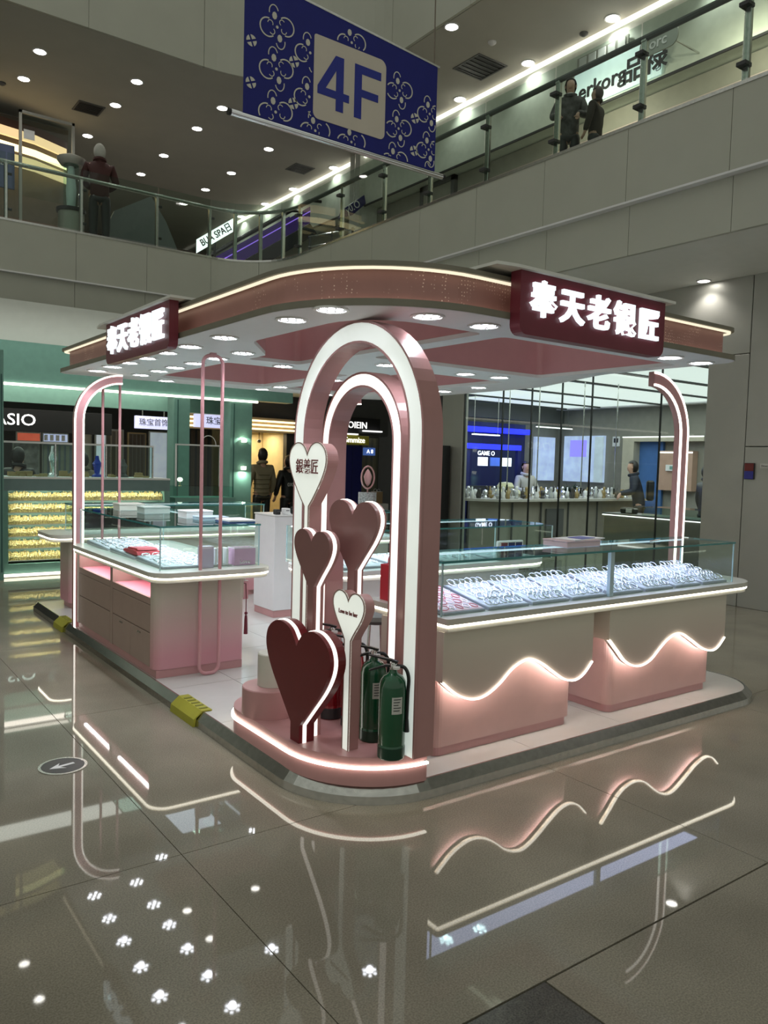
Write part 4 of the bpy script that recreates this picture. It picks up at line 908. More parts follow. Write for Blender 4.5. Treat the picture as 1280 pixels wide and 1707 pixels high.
# shops further back
def lightbox(name, lab, x0, x1, y, z0, z1, m, txt=None, tm=None, ts=.1, depth=.08, tx=None, sx=1.):
    t = thing(name, lab, 'sign', (x0, y, z0))
    obj('box', box(BM(), x0, x1, y, y+depth, z0, z1, .004), m, t)
    if name == 'light_sign':
        for q in (.2, .8): obj('hanger', box(BM(), x0+(x1-x0)*q-.01, x0+(x1-x0)*q+.01, y+.03, y+.05, z1, 3.0), STEEL, t)
    if txt: obj('lettering', text_bm(txt, ts, (tx if tx is not None else (x0+x1)/2, y-.006, (z0+z1)/2), '-y', .006, .001, sx), tm or PAPER, t)
    return t
WL = mat('white_sign_letter', (1, 1, .97), .5, emit=1.3, ecol=(1, 1, .96))
lightbox('shop_sign', 'long black shop sign with rounded white letters behind the gold counter', 1.6, 4.45, 14.4, 1.98, 2.36, BLACK, 'CASIO', WL, .27, tx=2.74, sx=1.12)
lightbox('light_sign', 'small lilac lit sign over the white blue poster behind the far rod loop', 4.88, 5.56, 14.4, 2.13, 2.36, SCREENP, '珠宝首饰', mat('grey_letter', (.3, .3, .38), .6), .14)
lightbox('light_sign', 'lilac lit sign hanging above the yellow light lines', 6.02, 6.78, 14.4, 2.21, 2.46, SCREENP, '珠宝', MATS['grey_letter'], .16)
def displaypanel(lab, x0, x1, y, z0, z1, m, fr=GREYP, n=0, nm=None):
    t = thing('wall_display', lab, 'display', (x0, y, z0), 'wall displays of the shops behind')
    obj('frame', box(BM(), x0, x1, y, y+.06, z0, z1), fr, t); obj('panel', box(BM(), x0+.025, x1-.025, y-.012, y, z0+.025, z1-.025), m, t)
    for k in range(n):
        w_ = (x1-x0-.06)/n; obj('strip', box(BM(), x0+.03+k*w_, x0+.03+(k+.6)*w_, y-.024, y-.012, z0+.04, z1-.04), nm or PAPER, t)
    return t
ORG_ = mat('orange_red_poster', (.85, .16, .08), .5, emit=.25, ecol=(1, .2, .12), var=.3, scale=5)
displaypanel('orange red lit poster under the black sign', 3.18, 3.62, 16, 1.83, 2.02, ORG_)
displaypanel('row of white panels right of the orange poster', 3.64, 4.12, 16, 1.83, 2.02, SCREEN, n=4)
displaypanel('grey stone patterned panel behind the seated clerk', 3.16, 3.64, 16.2, .9, 1.82, mat('grey_stone_pattern', (.34, .33, .33), .6, var=.4, scale=9))
displaypanel('blue grey curtain panel right of the stone pattern', 3.68, 4.25, 16.2, .9, 1.82, mat('blue_grey_cloth', (.25, .30, .36), .7), n=5, nm=mat('pale_green_cloth', (.38, .42, .36), .7))
displaypanel('cream wall panel between the curved post and the rods', 4.28, 4.62, 16.2, .9, 2.2, mat('cream_wall', (.50, .45, .36), .6))
displaypanel('tall white lit panel behind the blue stand', 4.62, 4.84, 16, .9, 2.12, mat('white_lit_panel', (.75, .82, .88), .5, emit=.3, ecol=(.85, .93, 1)))
displaypanel('beige panel with dark niche beside the white lit panel', 4.88, 5.25, 16.2, .9, 2.15, mat('beige_wall', (.42, .34, .26), .6), n=3, nm=BROWN)
displaypanel('white and blue poster behind the teal column', 5.70, 6.10, 16, .95, 2.14, mat('white_blue_poster', (.62, .72, .78), .5, emit=.25, ecol=(.75, .88, 1), var=.15, scale=4))
displaypanel('dark brown shelf wall left of the white blue poster', 5.30, 5.68, 16.1, .95, 2.1, BROWN, GOLDW, 4, mat('dark_wood', (.08, .05, .03), .5))
displaypanel('dark curtain wall inside the black shop behind the rod loop', 6.15, 7.05, 16, .0, 2.25, DARK, GREYD, 6, mat('brown_curtain', (.10, .075, .055), .8))
# black shop with yellow light lines
struct('wall_dark_shop', box(BM(), 7.05, 9.0, 15.2, 15.35, 2.2, 3.9), mat('slate_panel', (.055, .055, .065), .45))
struct('wall_dark_shop_side', box(BM(), 8.46, 8.95, 15.2, 15.35, 0, 2.2), DARK)
struct('wall_dark_shop_pier', box(BM(), 7.05, 7.58, 15.2, 15.35, 0, 2.2), DARK)
for k in range(3):
    z = 2.41-k*.085
    struct('trim_%d' % (14+k), prism(BM(), [(5.95, 14.95), (6.5, 14.72), (7.6, 14.9), (8.6, 15.05), (8.6, 15.12), (7.6, 14.98), (6.5, 14.80), (5.95, 15.02)], z, z+.035), LEDY)
struct('trim_17', prism(BM(), [(5.95, 15.04), (6.5, 14.82), (7.6, 15.0), (8.7, 15.14), (8.7, 15.19), (5.95, 15.19)], 2.2, 2.5), BROWN)
al = thing('wall_warm_alcove', None, None); al['kind'] = 'structure'
obj('back', box(BM(), 7.4, 8.6, 16.6, 16.65, 0, 2.3), WARM, al); obj('side', box(BM(), 7.36, 7.4, 15.4, 16.65, 0, 2.3), WARM, al); obj('side', box(BM(), 8.6, 8.64, 15.4, 16.65, 0, 2.3), WARM, al)
for k in range(3): obj('panel', box(BM(), 7.45+k*.39, 7.80+k*.39, 16.58, 16.6, .1, 2.2), WARM, al)
area((8.0, 16.1, 2.2), .9, .5, 16, (1, .86, .58))
t = thing('globe_lamp', 'small round ceiling lamp inside the warm lit doorway', 'lamp', (8.0, 15.6, 2.02))
obj('globe', lathe(BM(), [(0, 1.98), (.03, 1.99), (.045, 2.02), (.03, 2.05), (0, 2.06)], 8.0, 15.6, 12), GREYP, t, True); obj('rod', tube(BM(), [(8.0, 15.6, 2.06), (8.0, 15.6, 2.99)], .008, 6), BLACK, t)

# shop seen through the arches
struct('wall_centre_top', box(BM(), 9.05, 10.75, 14.6, 14.8, 2.22, 3.9), GREYD)
cs = lightbox('shop_sign', 'black shop sign with blurred white letters seen through the arches', 9.2, 10.45, 14.5, 2.26, 2.60, BLACK, 'SOIEIN', WL, .2, tx=9.79)
lightbox('shop_sign', 'white letters on yellow and blue board under the black sign', 9.2, 10.1, 14.42, 2.0, 2.2, mat('yellow_board', (.55, .5, .06), .5), 'Gmmize', WL, .17, tx=9.70)
t = thing('blue_wall_board', 'tall royal blue wall board seen through the inner arch', 'board', (9.2, 14.5, 0))
obj('panel', box(BM(), 9.2, 9.98, 14.5, 14.58, 0, 1.98), mat('deep_blue_board', (.012, .016, .16), .4), t); obj('seam', box(BM(), 9.72, 9.728, 14.494, 14.5, 0, 1.98), NAVY, t)
lightbox('lit_tube', 'short white light tube on the left under the blurred sign', 9.2, 9.8, 14.40, 2.215, 2.245, WL); lightbox('lit_tube', 'short white light tube on the right under the blurred sign', 9.95, 10.45, 14.40, 2.30, 2.33, WL)
displaypanel('dim olive shop window with small blue notices behind the arch', 10.0, 10.5, 14.6, .55, 2.2, mat('olive_window', (.13, .13, .10), .4), DARK, 3, mat('dim_shelf', (.18, .17, .12), .5))
lightbox('notice', 'small blue and white notice in the olive shop window', 10.05, 10.35, 14.52, 1.78, 1.95, mat('notice_blue', (.06, .15, .5), .5, emit=.3, ecol=(.15, .3, .9)), 'A 8', WL, .12)
t = thing('glass_door', 'dark framed glass door beyond the inner arch', 'door', (10.45, 13.6, 0))
obj('frame', box(BM(), 10.45, 10.53, 13.6, 13.68, 0, 3.0), BLACK, t); obj('pane', box(BM(), 10.53, 11.3, 13.63, 13.64, .05, 2.9), GLG, t)
t = thing('white_cabinet', 'small white cabinet below the olive shop window', 'cabinet', (10.0, 14.2, 0)); obj('body', box(BM(), 10.0, 10.45, 14.1, 14.45, .1, .72, .01), WHITE, t); obj('plinth', box(BM(), 10.02, 10.43, 14.12, 14.43, 0, .1), DARK, t)
giftbag('brown paper bag on the small white cabinet', 10.25, 14.28, .721, .22, .14, .26, mat('kraft_paper', (.40, .27, .15), .7))
t = thing('wire_basket', 'grey metal basket stand by the third pink arch', 'basket', (5.0, 6.95, 1.101))
obj('basket', band(BM(), arc(4.9, 7.0, .10, 0, 2*PI, 16)[:-1], arc(4.9, 7.0, .09, 0, 2*PI, 16)[:-1], 1.101, 1.30, closed=True), mat('mesh_grey', (.35, .34, .34), .4, .4, var=.5, scale=60), t)
obj('heart_loop', tube(BM(), [(4.9-.085*math.sin(a)*(1 if True else 0), 7.0, 1.46+.12*math.cos(a)) for a in [2*PI*k/20 for k in range(20)]], .010, 6, True), PINK, t); obj('stem', tube(BM(), [(4.9, 7.0, 1.105), (4.9, 7.0, 1.34)], .008, 6), PINK, t); obj('petal', lathe(BM(), [(0, 1.36), (.03, 1.40), (.045, 1.47), (.02, 1.53), (0, 1.55)], 4.9, 7.0, 12), PINKD, t, True)
lf = thing('dark_cabinet', 'dark framed cabinet standing against the grey column right of the arch', 'cabinet', (9.0, 10.3, 0))
obj('body', box(BM(), 8.7, 9.05, 10.45, 10.75, 0, 1.95, .005), BLACK, lf); obj('window', box(BM(), 8.694, 8.7, 10.48, 10.72, .9, 1.9), mat('dim_green_screen', (.03, .07, .06), .3), lf)

# ------------------------------------------------------------------ inside the glass fronted shop
t = thing('blue_booth', 'blue lit booth at the back of the glass fronted shop', 'booth', (11.9, 12.6, 0))
obj('back_panel', box(BM(), 11.9, 13.9, 13.35, 13.48, 0, 2.62), NAVY, t); obj('top_band', box(BM(), 11.85, 13.9, 13.2, 13.34, 2.38, 2.5), BLUEL, t)
obj('light_band', box(BM(), 11.0, 12.6, 12.2, 12.28, 1.97, 2.08), BLUEL, t)
obj('side_post', box(BM(), 11.0, 11.1, 12.2, 12.28, 0, 1.97), NAVY, t); obj('side_post', box(BM(), 12.5, 12.6, 12.2, 12.28, 0, 1.97), NAVY, t)
obj('lettering', text_bm('GAME O', .13, (11.55, 12.19, 1.88), '-y', .004, .001), WL, t)
for k, (x, m) in enumerate(((11.5, WL), (11.85, MATS['notice_blue']), (12.2, WL))): obj('screen', box(BM(), x-.13, x+.13, 12.22, 12.25, 1.62, 1.80), m, t)
obj('counter', box(BM(), 11.05, 12.55, 12.2, 12.5, 0, 1.2), DARK, t)
area((11.8, 12.0, 1.95), 1.4, .1, 5, (.15, .2, 1), (0, 0, 0))
t = thing('long_counter', 'long grey counter crowded with small glass ornaments in the glass fronted shop', 'counter', (9.9, 10.6, 0))
obj('top', prism(BM(), rpoly([(10.4, 11.55, .05), (9.98, 11.05, .1), (10.5, 10.6, .2), (14.9, 10.55, 0), (14.9, 11.6, 0)], 6), .955, 1.0), mat('pale_counter_top', (.50, .48, .44), .35), t)
obj('front', prism(BM(), [(10.45, 11.5), (10.12, 11.08), (10.6, 10.78), (14.8, 10.74), (14.8, 11.5)], 0, .954), mat('beige_grey_front', (.30, .28, .235), .5), t)
for x in (10.9, 11.7, 12.5, 13.4): obj('groove', box(BM(), x, x+.015, 10.72, 10.76, .05, .93), GREYD, t)
obj('panel', box(BM(), 11.85, 12.35, 10.715, 10.75, .25, .8), GREYD, t)
t = thing('glass_counter', 'low glass topped counter with a light line just inside the shop glass', 'counter', (9.5, 5.7, 0))
obj('body', box(BM(), 9.6, 10.1, 5.75, 7.55, 0, .93), mat('olive_grey_front', (.17, .165, .135), .5), t); obj('light_line', box(BM(), 9.585, 9.6, 5.75, 7.58, .94, .955), WL, t)
obj('deck', box(BM(), 9.59, 10.12, 5.72, 7.58, .956, .975), GREYD, t); obj('glass_top', box(BM(), 9.6, 10.1, 5.75, 6.9, .976, 1.10), GLG, t)
t = thing('small_speaker', 'small black device on the glass topped counter', 'device', (9.8, 7.25, .976)); obj('body', box(BM(), 9.75, 9.88, 7.15, 7.4, .976, 1.06, .02), BLACK, t); obj('front', box(BM(), 9.744, 9.75, 7.18, 7.28, .99, 1.05), WHITE, t)
def orn(kind):
    P = {'vase': [(0, 0), (.045, 0), (.06, .06), (.03, .15), (.045, .19), (.04, .19), (0, .17)], 'bottle': [(0, 0), (.04, 0), (.04, .12), (.015, .15), (.015, .22), (0, .22)],
         'figurine': [(0, 0), (.05, 0), (.035, .05), (.045, .11), (.02, .15), (.035, .19), (.02, .23), (0, .235)], 'bowl': [(0, 0), (.02, 0), (.05, .05), (.055, .07), (.048, .065), (0, .03)], 'globe': [(0, 0), (.05, 0), (.05, .03), (.03, .04), (.05, .09), (.045, .15), (0, .17)]}[kind]
    bm = BM(); lathe(bm, P, 0, 0, 8); me = bpy.data.meshes.new(kind); bmesh.ops.recalc_face_normals(bm, faces=bm.faces); bm.to_mesh(me); bm.free()
    for p in me.polygons: p.use_smooth = True
    return me
OM = [SILVER, mat('clear_grey_resin', (.45, .46, .45), .15), WHITE, mat('dark_resin', (.05, .045, .04), .3), mat('amber_resin', (.35, .25, .10), .25)]
OK_ = {}
for kd in ('vase', 'bottle', 'figurine', 'bowl', 'globe'):
    for q, m in enumerate(OM): me = orn(kd); me.materials.append(m); OK_[kd, q] = me
cn_ = ('silver', 'grey', 'white', 'dark', 'amber')
for i in range(105):
    kd = ('figurine', 'bottle', 'vase', 'globe', 'bowl')[i % 5]; q = (i*7 % 11) % 5
    x = 10.1+4.6*(i % 35)/35+random.uniform(-.03, .03); y = 10.85+(i//35)*.24+random.uniform(-.04, .04)+(.25 if x < 10.6 else 0)
    if (11.0 < x < 11.85 and y > 11.15) or (abs(x-13.2) < .17 and y > 11.1): continue
    place_mesh(kd, OK_[kd, q], (x, y, 1.0), (0, 0, random.random()), 'small %s %s ornament on the long counter of the glass fronted shop' % (cn_[q], kd), 'ornament', '%s %s ornaments' % (cn_[q], kd))
t = thing('plush_cushion', 'pale yellow padded cushion pile on the long counter below the blue band', 'cushion', (11.3, 11.45, 1.0))
CUS = mat('pale_yellow_cloth', (.62, .60, .40), .8)
for k, (x, z, r) in enumerate(((11.2, 1.0, .2), (11.55, 1.0, .22), (11.38, 1.14, .18))): obj('cushion', lathe(BM(), [(0, z+.3-.3), (r*.8, z+.01), (r, z+.08), (r*.75, z+.15), (0, z+.17)], x, 11.42, 12), CUS, t, True)
t = thing('dark_plant', 'dark leafy plant on the long counter in front of the screens', 'plant', (13.2, 11.3, 1.0))
obj('pot', lathe(BM(), [(0, 1.0), (.06, 1.0), (.08, 1.1), (0, 1.1)], 13.2, 11.3, 10), BROWN, t)
bm = BM()
for k in range(60):
    a = random.uniform(0, 2*PI); e = random.uniform(.1, 1.3); r = random.uniform(.1, .28); d = Vector((math.cos(a)*math.cos(e), math.sin(a)*math.cos(e), math.sin(e))); b = Vector((13.2, 11.3, 1.1)); s = d.orthogonal().normalized()*.03
    v = [bm.verts.new(p) for p in (b, b+d*r*.6+s, b+d*r, b+d*r*.6-s)]; bm.faces.new(v)
obj('foliage', bm, mat('dark_leaf', (.02, .04, .02), .5), t, kind='stuff')
lightbox('light_screen', 'pale blue lit screen on the back wall left of the plant', 14.3, 15.0, 13.38, 1.3, 2.36, SCREEN)
t = thing('light_screen', 'lilac and blue lit screen on the side wall by the doorway frame', 'sign', (15.1, 12.1, 1.3))
obj('box', box(BM(), 15.12, 15.199, 12.0, 13.2, 1.3, 2.4), SCREEN, t); obj('image', box(BM(), 15.11, 15.12, 12.5, 13.0, 1.9, 2.3), mat('lilac_image', (.3, .25, .9), .4, emit=.7, ecol=(.35, .3, 1)), t); obj('column', box(BM(), 15.10, 15.12, 12.0, 12.25, 1.3, 2.38), mat('white_blue_poster', (1, 1, 1)), t)
t = thing('notice', 'small white portrait notice on the dark wall beside the screens', 'notice', (15.1, 11.7, 2.2)); obj('paper', box(BM(), 15.18, 15.2, 11.6, 11.8, 2.15, 2.38), PAPER, t); obj('picture', box(BM(), 15.17, 15.18, 11.64, 11.76, 2.24, 2.34), DARK, t)
t = thing('light_line', 'thin warm light line hung across the back of the glass fronted shop', 'lamp', (13.9, 13.0, 2.55)); obj('tube', box(BM(), 13.9, 15.15, 12.98, 13.02, 2.56, 2.585), WL, t); obj('housing', box(BM(), 13.9, 15.15, 12.98, 13.02, 2.586, 2.62), STEEL, t)
for x in (14.0, 15.0): obj('wire', tube(BM(), [(x, 13.0, 2.62), (x, 13.0, 3.03)], .006, 5), STEEL, t)
t = thing('portal_display', 'beige portal frame with a blue wall and pink shelf behind', 'display', (14.9, 9.6, 0))
FR = mat('beige_portal', (.50, .46, .36), .5)
obj('jamb', box(BM(), 14.9, 15.19, 11.0, 11.3, 0, 2.36), FR, t); obj('head', box(BM(), 14.9, 15.19, 9.3, 11.0, 2.25, 2.36), FR, t); obj('light_line', box(BM(), 14.885, 14.9, 9.3, 11.3, 2.335, 2.36), WL, t)
obj('blue_wall', box(BM(), 15.12, 15.19, 10.4, 11.0, 0, 2.25), mat('poster_blue', (.06, .16, .42), .5), t); obj('pink_shelf', box(BM(), 15.0, 15.19, 9.6, 10.4, 1.2, 2.05), mat('salmon_board', (.50, .32, .24), .5), t); obj('shelf_light', box(BM(), 14.99, 15.0, 9.6, 10.4, 2.0, 2.03), WL, t)
obj('goods', box(BM(), 14.95, 15.0, 9.75, 10.2, 1.62, 1.75), PAPER, t); obj('goods_label', box(BM(), 14.945, 14.95, 9.8, 10.1, 1.65, 1.72), TEAL, t)
for k, (x, y) in enumerate(((9.9, 9.9), (10.0, 9.3), (10.3, 8.6), (10.9, 8.4))):
    t = thing('hanging_rod', 'slim vertical steel rod hanging in the glass fronted shop', 'rod', (x, y, 1.0), 'rods hanging in the glass fronted shop'); obj('rod', tube(BM(), [(x, y, 1.3), (x, y, 3.03)], .010, 6), STEEL, t); obj('weight', lathe(BM(), [(0, 1.2), (.015, 1.21), (.015, 1.3), (0, 1.3)], x, y, 8), BLACK, t)
t = thing('hanging_shelf', 'small lit tray hung from wires in front of the blue booth', 'shelf', (11.2, 11.9, 2.2)); obj('tray', box(BM(), 10.9, 11.6, 11.85, 11.95, 2.24, 2.265), WL, t)
for x in (10.92, 11.58): obj('wire', tube(BM(), [(x, 11.9, 2.26), (x, 11.9, 3.03)], .006, 5), STEEL, t)
# notices on the metal wall
t = thing('wall_notice', 'small red and blue notice box on the grey metal wall', 'notice', (9.08, 5.05, 1.55)); obj('frame', box(BM(), 9.07, 9.098, 4.995, 5.115, 1.545, 1.74, .003), BLACK, t); obj('red_half', box(BM(), 9.066, 9.07, 5.0, 5.11, 1.645, 1.735), mat('dark_red_print', (.16, .015, .012), .4), t); obj('blue_half', box(BM(), 9.066, 9.07, 5.0, 5.11, 1.55, 1.643), mat('blue_print', (.03, .03, .28), .4), t)
t = thing('wall_notice', 'small white lettered notice beside the red and blue box', 'notice', (9.08, 4.87, 1.6)); obj('plate', box(BM(), 9.085, 9.098, 4.82, 4.93, 1.68, 1.735), mat('grey_white_label', (1, 1, 1)), t); obj('lettering', text_bm('Drive', .034, (9.083, 4.875, 1.707), '-x', .0008), DARK, t)
# ------------------------------------------------------------------ hanging banner
t = thing('floor_banner', 'hanging blue floor banner with white pattern and the number 4F', 'banner', (2.65, 5.5, 4.19))
obj('cloth', prism(BM(), [(2.645, 4.175), (4.475, 4.175), (4.475, 5.05), (2.645, 5.175)], 5.50, 5.512, 'y'), BANNER, t)
obj('number_plate', prism(BM(), rpoly([(3.235, 4.295, .05), (3.925, 4.295, .05), (3.925, 4.93, .06), (3.235, 4.93, .02)], 6), 5.496, 5.50, 'y'), mat('warm_white_print', (.58, .52, .44), .7, var=.02), t)
NB = BM()
def bar(pts): prism(NB, pts, 5.4935, 5.4965, 'y')
bar([(3.44, 4.40), (3.51, 4.40), (3.51, 4.49), (3.44, 4.49)]); bar([(3.44, 4.55), (3.51, 4.55), (3.51, 4.82), (3.44, 4.82)]); bar([(3.27, 4.49), (3.565, 4.49), (3.565, 4.55), (3.27, 4.55)]); bar([(3.27, 4.55), (3.345, 4.55), (3.44, 4.707), (3.44, 4.82), (3.432, 4.82)])
bar([(3.615, 4.40), (3.685, 4.40), (3.685, 4.82), (3.615, 4.82)]); bar([(3.685, 4.755), (3.875, 4.755), (3.875, 4.82), (3.685, 4.82)]); bar([(3.685, 4.575), (3.85, 4.575), (3.85, 4.635), (3.685, 4.635)])
obj('numerals', NB, mat('banner_blue_print', (.015, .025, .26), .6), t)
bm = BM()
def stroke(pts, wd=.0085): band(bm, offset(pts, wd/2, False), offset(pts, -wd/2, False), 5.497, 5.4995, 'y')
def inb(p): return 2.65 < p[0] < 4.47 and 4.18 < p[1] < 5.06 and not (3.22 < p[0] < 3.94 and 4.28 < p[1] < 4.94)
def addstroke(pts, wd=.0085):
    run = []
    for p in pts+[(9e9, 0)]:
        if inb(p): run.append(p)
        else:
            if len(run) > 2: stroke(run, wd)
            run = []
def motif(cx, cz, s):
    for q in range(4):
        a = PI/2*q+.3
        pts = [(cx+s*(.62*math.cos(a)+.52*math.cos(b)), cz+s*(.62*math.sin(a)+.52*math.sin(b))) for b in [a-2.0+4.0*k/14 for k in range(15)]]
        if q % 2 == 0: addstroke(pts, .010)
        else: addstroke([(cx+s*(.80*math.cos(a)+.30*math.cos(b)), cz+s*(.80*math.sin(a)+.42*math.sin(b))) for b in [a-1.5+3.0*k/10 for k in range(11)]], .0075)
        for e in (-1, 1):
            c2 = (cx+s*(.46*math.cos(a+e*.50)), cz+s*(.46*math.sin(a+e*.50)))
            if q % 2 == 0: addstroke([(c2[0]+s*.17*math.cos(b), c2[1]+s*.17*math.sin(b)) for b in [a+e*(.3+3.6*k/8) for k in range(9)]], .006)
        if q % 2 and inb((cx+s*.62*math.cos(a), cz+s*.62*math.sin(a))):
            prism(bm, [(cx+s*(.62*math.cos(a)+.16*math.cos(b)), cz+s*(.62*math.sin(a)+.22*math.sin(b))) for b in [2*PI*k/8 for k in range(8)]], 5.497, 5.4995, 'y')
    if inb((cx, cz)): prism(bm, [(cx+.09*s*math.cos(2*PI*k/8), cz+.09*s*math.sin(2*PI*k/8)) for k in range(8)], 5.497, 5.4995, 'y')
def ball(cx, cz, s):
    for q in range(4):
        a = PI/2*q+.5
        p = [(cx, cz)]+[(cx+s*math.cos(b), cz+s*math.sin(b)) for b in [a+.1+k*.30 for k in range(5)]]
        if all(inb(x) for x in p): prism(bm, [(cx+.25*s*math.cos(a+.7), cz+.25*s*math.sin(a+.7))]+p[1:], 5.497, 5.4995, 'y')
for i, (x, z, s, k) in enumerate(((2.91, 4.865, .128, 0), (2.91, 4.56, .128, 0), (2.91, 4.245, .128, 0), (3.20, 4.77, .12, 0), (3.20, 4.44, .12, 0), (3.26, 4.20, .12, 0), (3.58, 4.97, .12, 0), (3.60, 4.20, .12, 0), (4.07, 4.74, .12, 0), (4.07, 4.43, .12, 0), (4.04, 4.16, .12, 0), (4.40, 4.64, .12, 0), (4.40, 4.34, .12, 0), (4.42, 4.12, .1, 0),
    (2.70, 4.70, .042, 1), (2.70, 4.40, .042, 1), (3.06, 4.66, .042, 1), (3.06, 4.35, .042, 1), (4.24, 4.56, .042, 1), (4.24, 4.29, .042, 1))):
    ball(x, z, s) if k else motif(x, z, s)
obj('printed_motifs', bm, PRINTW, t, kind='stuff')
t = thing('banner_rail', 'silver rail hanging along the lower edge of the blue banner', 'rail', (2.54, 5.5, 4.13))
obj('tube', tube(BM(), [(2.54, 5.505, 4.148), (4.57, 5.505, 4.148)], .024, 12), SILVER, t, True); obj('end_cap', tube(BM(), [(2.525, 5.505, 4.148), (2.545, 5.505, 4.148)], .026, 12), BLACK, t, True); obj('end_cap', tube(BM(), [(4.565, 5.505, 4.148), (4.585, 5.505, 4.148)], .026, 12), BLACK, t, True)
obj('upper_rail', tube(BM(), [(2.6, 5.506, 5.188), (4.5, 5.506, 5.06)], .012, 8), STEEL, bpy.data.objects['floor_banner'])
for x in (2.7, 4.44): obj('hanging_wire', tube(BM(), [(x, 5.506, 5.19 if x < 3 else 5.06), (x-.02, 5.506, 6.5), (x, 5.506, 11.0)], .006, 6), BROWN, bpy.data.objects['floor_banner'])

# ------------------------------------------------------------------ people
def skinmesh(name, nodes, edges, sub, m, parent, root=0):
    me = bpy.data.meshes.new(name); me.from_pydata([n[0] for n in nodes], edges, []); o = bpy.data.objects.new(name, me); C.objects.link(o)
    md = o.modifiers.new('s', 'SKIN'); md.use_smooth_shade = True
    for i, n in enumerate(nodes): me.skin_vertices[0].data[i].radius = n[1] if isinstance(n[1], tuple) else (n[1], n[1])
    me.skin_vertices[0].data[root].use_root = True
    s = o.modifiers.new('u', 'SUBSURF'); s.levels = sub; s.render_levels = sub
    m2 = bpy.data.meshes.new_from_object(o.evaluated_get(bpy.context.evaluated_depsgraph_get())); m2.name = name
    bpy.data.objects.remove(o); bpy.data.meshes.remove(me)
    m2.materials.clear(); m2.materials.append(m)
    for p in m2.polygons: p.use_smooth = True
    o = bpy.data.objects.new(name, m2); C.objects.link(o); o.parent = parent; return o
def person(lab, x, y, z, rot, h=1.68, coat=None, trousers=None, pose='stand', hat=None, lean=0., extra=None, hairm=None):
    """figure facing local -y, feet at z"""
    t = thing('person', lab, 'person', (x, y, z)); t.rotation_euler = (0, 0, rot); k = h/1.68
    coat = coat or DARK; trousers = trousers or BLACK
    def S(p): return (p[0]*k, p[1]*k, p[2]*k)
    sit = pose == 'sit'; hip = .93 if not sit else .50
    ln = lambda zz: -lean*max(0, zz-hip)
    sh, ne, he = hip+.47, hip+.55, hip+.68
    if pose == 'stand': el = (.25, -.02, hip+.19); wr = (.25, -.10, hip-.04)
    elif pose == 'rail': el = (.26, -.06, hip+.22); wr = (.14, -.30, hip+.16)
    else: el = (.25, -.08, hip+.20); wr = (.16, -.32, hip+.22)
    N = [((0, 0, hip), (.13, .10)), ((0, ln(hip+.22), hip+.22), (.12, .09)), ((0, ln(hip+.38), hip+.38), (.14, .095)), ((0, ln(ne), ne), .052), ((0, ln(he)-.01, he-.03), (.072, .082)), ((0, ln(he)-.005, he+.06), (.078, .092)), ((0, ln(he), he+.12), (.05, .06)), ((0, ln(he)-.092, he-.005), .012)]
    E_ = [(0, 1), (1, 2), (2, 3), (3, 4), (4, 5), (5, 6), (4, 7)]
    arms = []
    for s in (-1, 1):
        b = len(N); off = ln(sh)
        N += [((s*.17, off, sh), .058), ((s*el[0], el[1]+off*.6, el[2]), .044), ((s*wr[0], wr[1]+off*.6, wr[2]), .028), ((s*wr[0], wr[1]+off*.6-.035, wr[2]-.055), (.034, .02))]
        E_ += [(2, b), (b, b+1), (b+1, b+2), (b+2, b+3)]
        wx, wy, wz = s*wr[0], wr[1]+off*.6-.035, wr[2]-.055
        for q, (dx, dz, L) in enumerate(((-.028, -.05, .9), (-.010, -.058, 1), (.010, -.055, .95), (.028, -.045, .8), (-s*.05, -.01, .7))):
            c = len(N); N += [((wx+dx*.9, wy-.012, wz+dz*.55), .011), ((wx+dx*1.05, wy-.030, wz+dz*1.1*L), .009)]; E_ += [(b+3, c), (c, c+1)]
        arms.append(b)
    for s in (-1, 1):
        b = len(N)
        if sit: N += [((s*.10, -.05, hip-.02), .085), ((s*.11, -.42, hip), .06), ((s*.11, -.43, .10), .042), ((s*.11, -.52, .05), (.042, .035))]
        else: N += [((s*.095, 0, hip-.10), .085), ((s*.10, -.015, .50), .062), ((s*.10, .01, .10), .042), ((s*.105, -.10, .045), (.042, .035))]
        E_ += [(0, b), (b, b+1), (b+1, b+2), (b+2, b+3)]
    body = skinmesh('body', [(S(p), tuple(a*k for a in r) if isinstance(r, tuple) else r*k) for p, r in N], E_, 2, SKIN, t)
    J = [((0, 0, hip-.16), (.165, .135)), ((0, ln(hip+.05), hip+.05), (.165, .13)), ((0, ln(hip+.25), hip+.25), (.165, .13)), ((0, ln(hip+.41), hip+.41), (.165, .12)), ((0, ln(ne)*.98, ne-.01), (.085, .085))]
    JE = [(0, 1), (1, 2), (2, 3), (3, 4)]
    for s in (-1, 1):
        b = len(J); off = ln(sh)
        J += [((s*.185, off, sh-.01), .082), ((s*(el[0]+.01), el[1]+off*.6, el[2]), .068), ((s*wr[0], wr[1]+off*.6, wr[2]+.01), .05)]; JE += [(3, b), (b, b+1), (b+1, b+2)]
    jk = skinmesh('jacket', [(S(p), tuple(a*k for a in r) if isinstance(r, tuple) else r*k) for p, r in J], JE, 2, coat, t)
    o = obj('collar', tube(BM(), [(.082*k*math.cos(a), (.085*math.sin(a)+ln(ne))*k, (ne+.01+.02*math.sin(a))*k) for a in [2*PI*i/16 for i in range(16)]], .032*k, 6, True), coat, smooth=True); o.parent = t
    T = [((0, 0, hip-.02), (.135, .11))]; TE = []
    for s in (-1, 1):
        b = len(T)
        T += ([((s*.10, -.05, hip-.02), .098), ((s*.11, -.42, hip), .078), ((s*.11, -.43, .12), .06)] if sit else [((s*.095, 0, hip-.10), .10), ((s*.10, -.015, .50), .078), ((s*.10, .01, .10), .062)]); TE += [(0, b), (b, b+1), (b+1, b+2)]
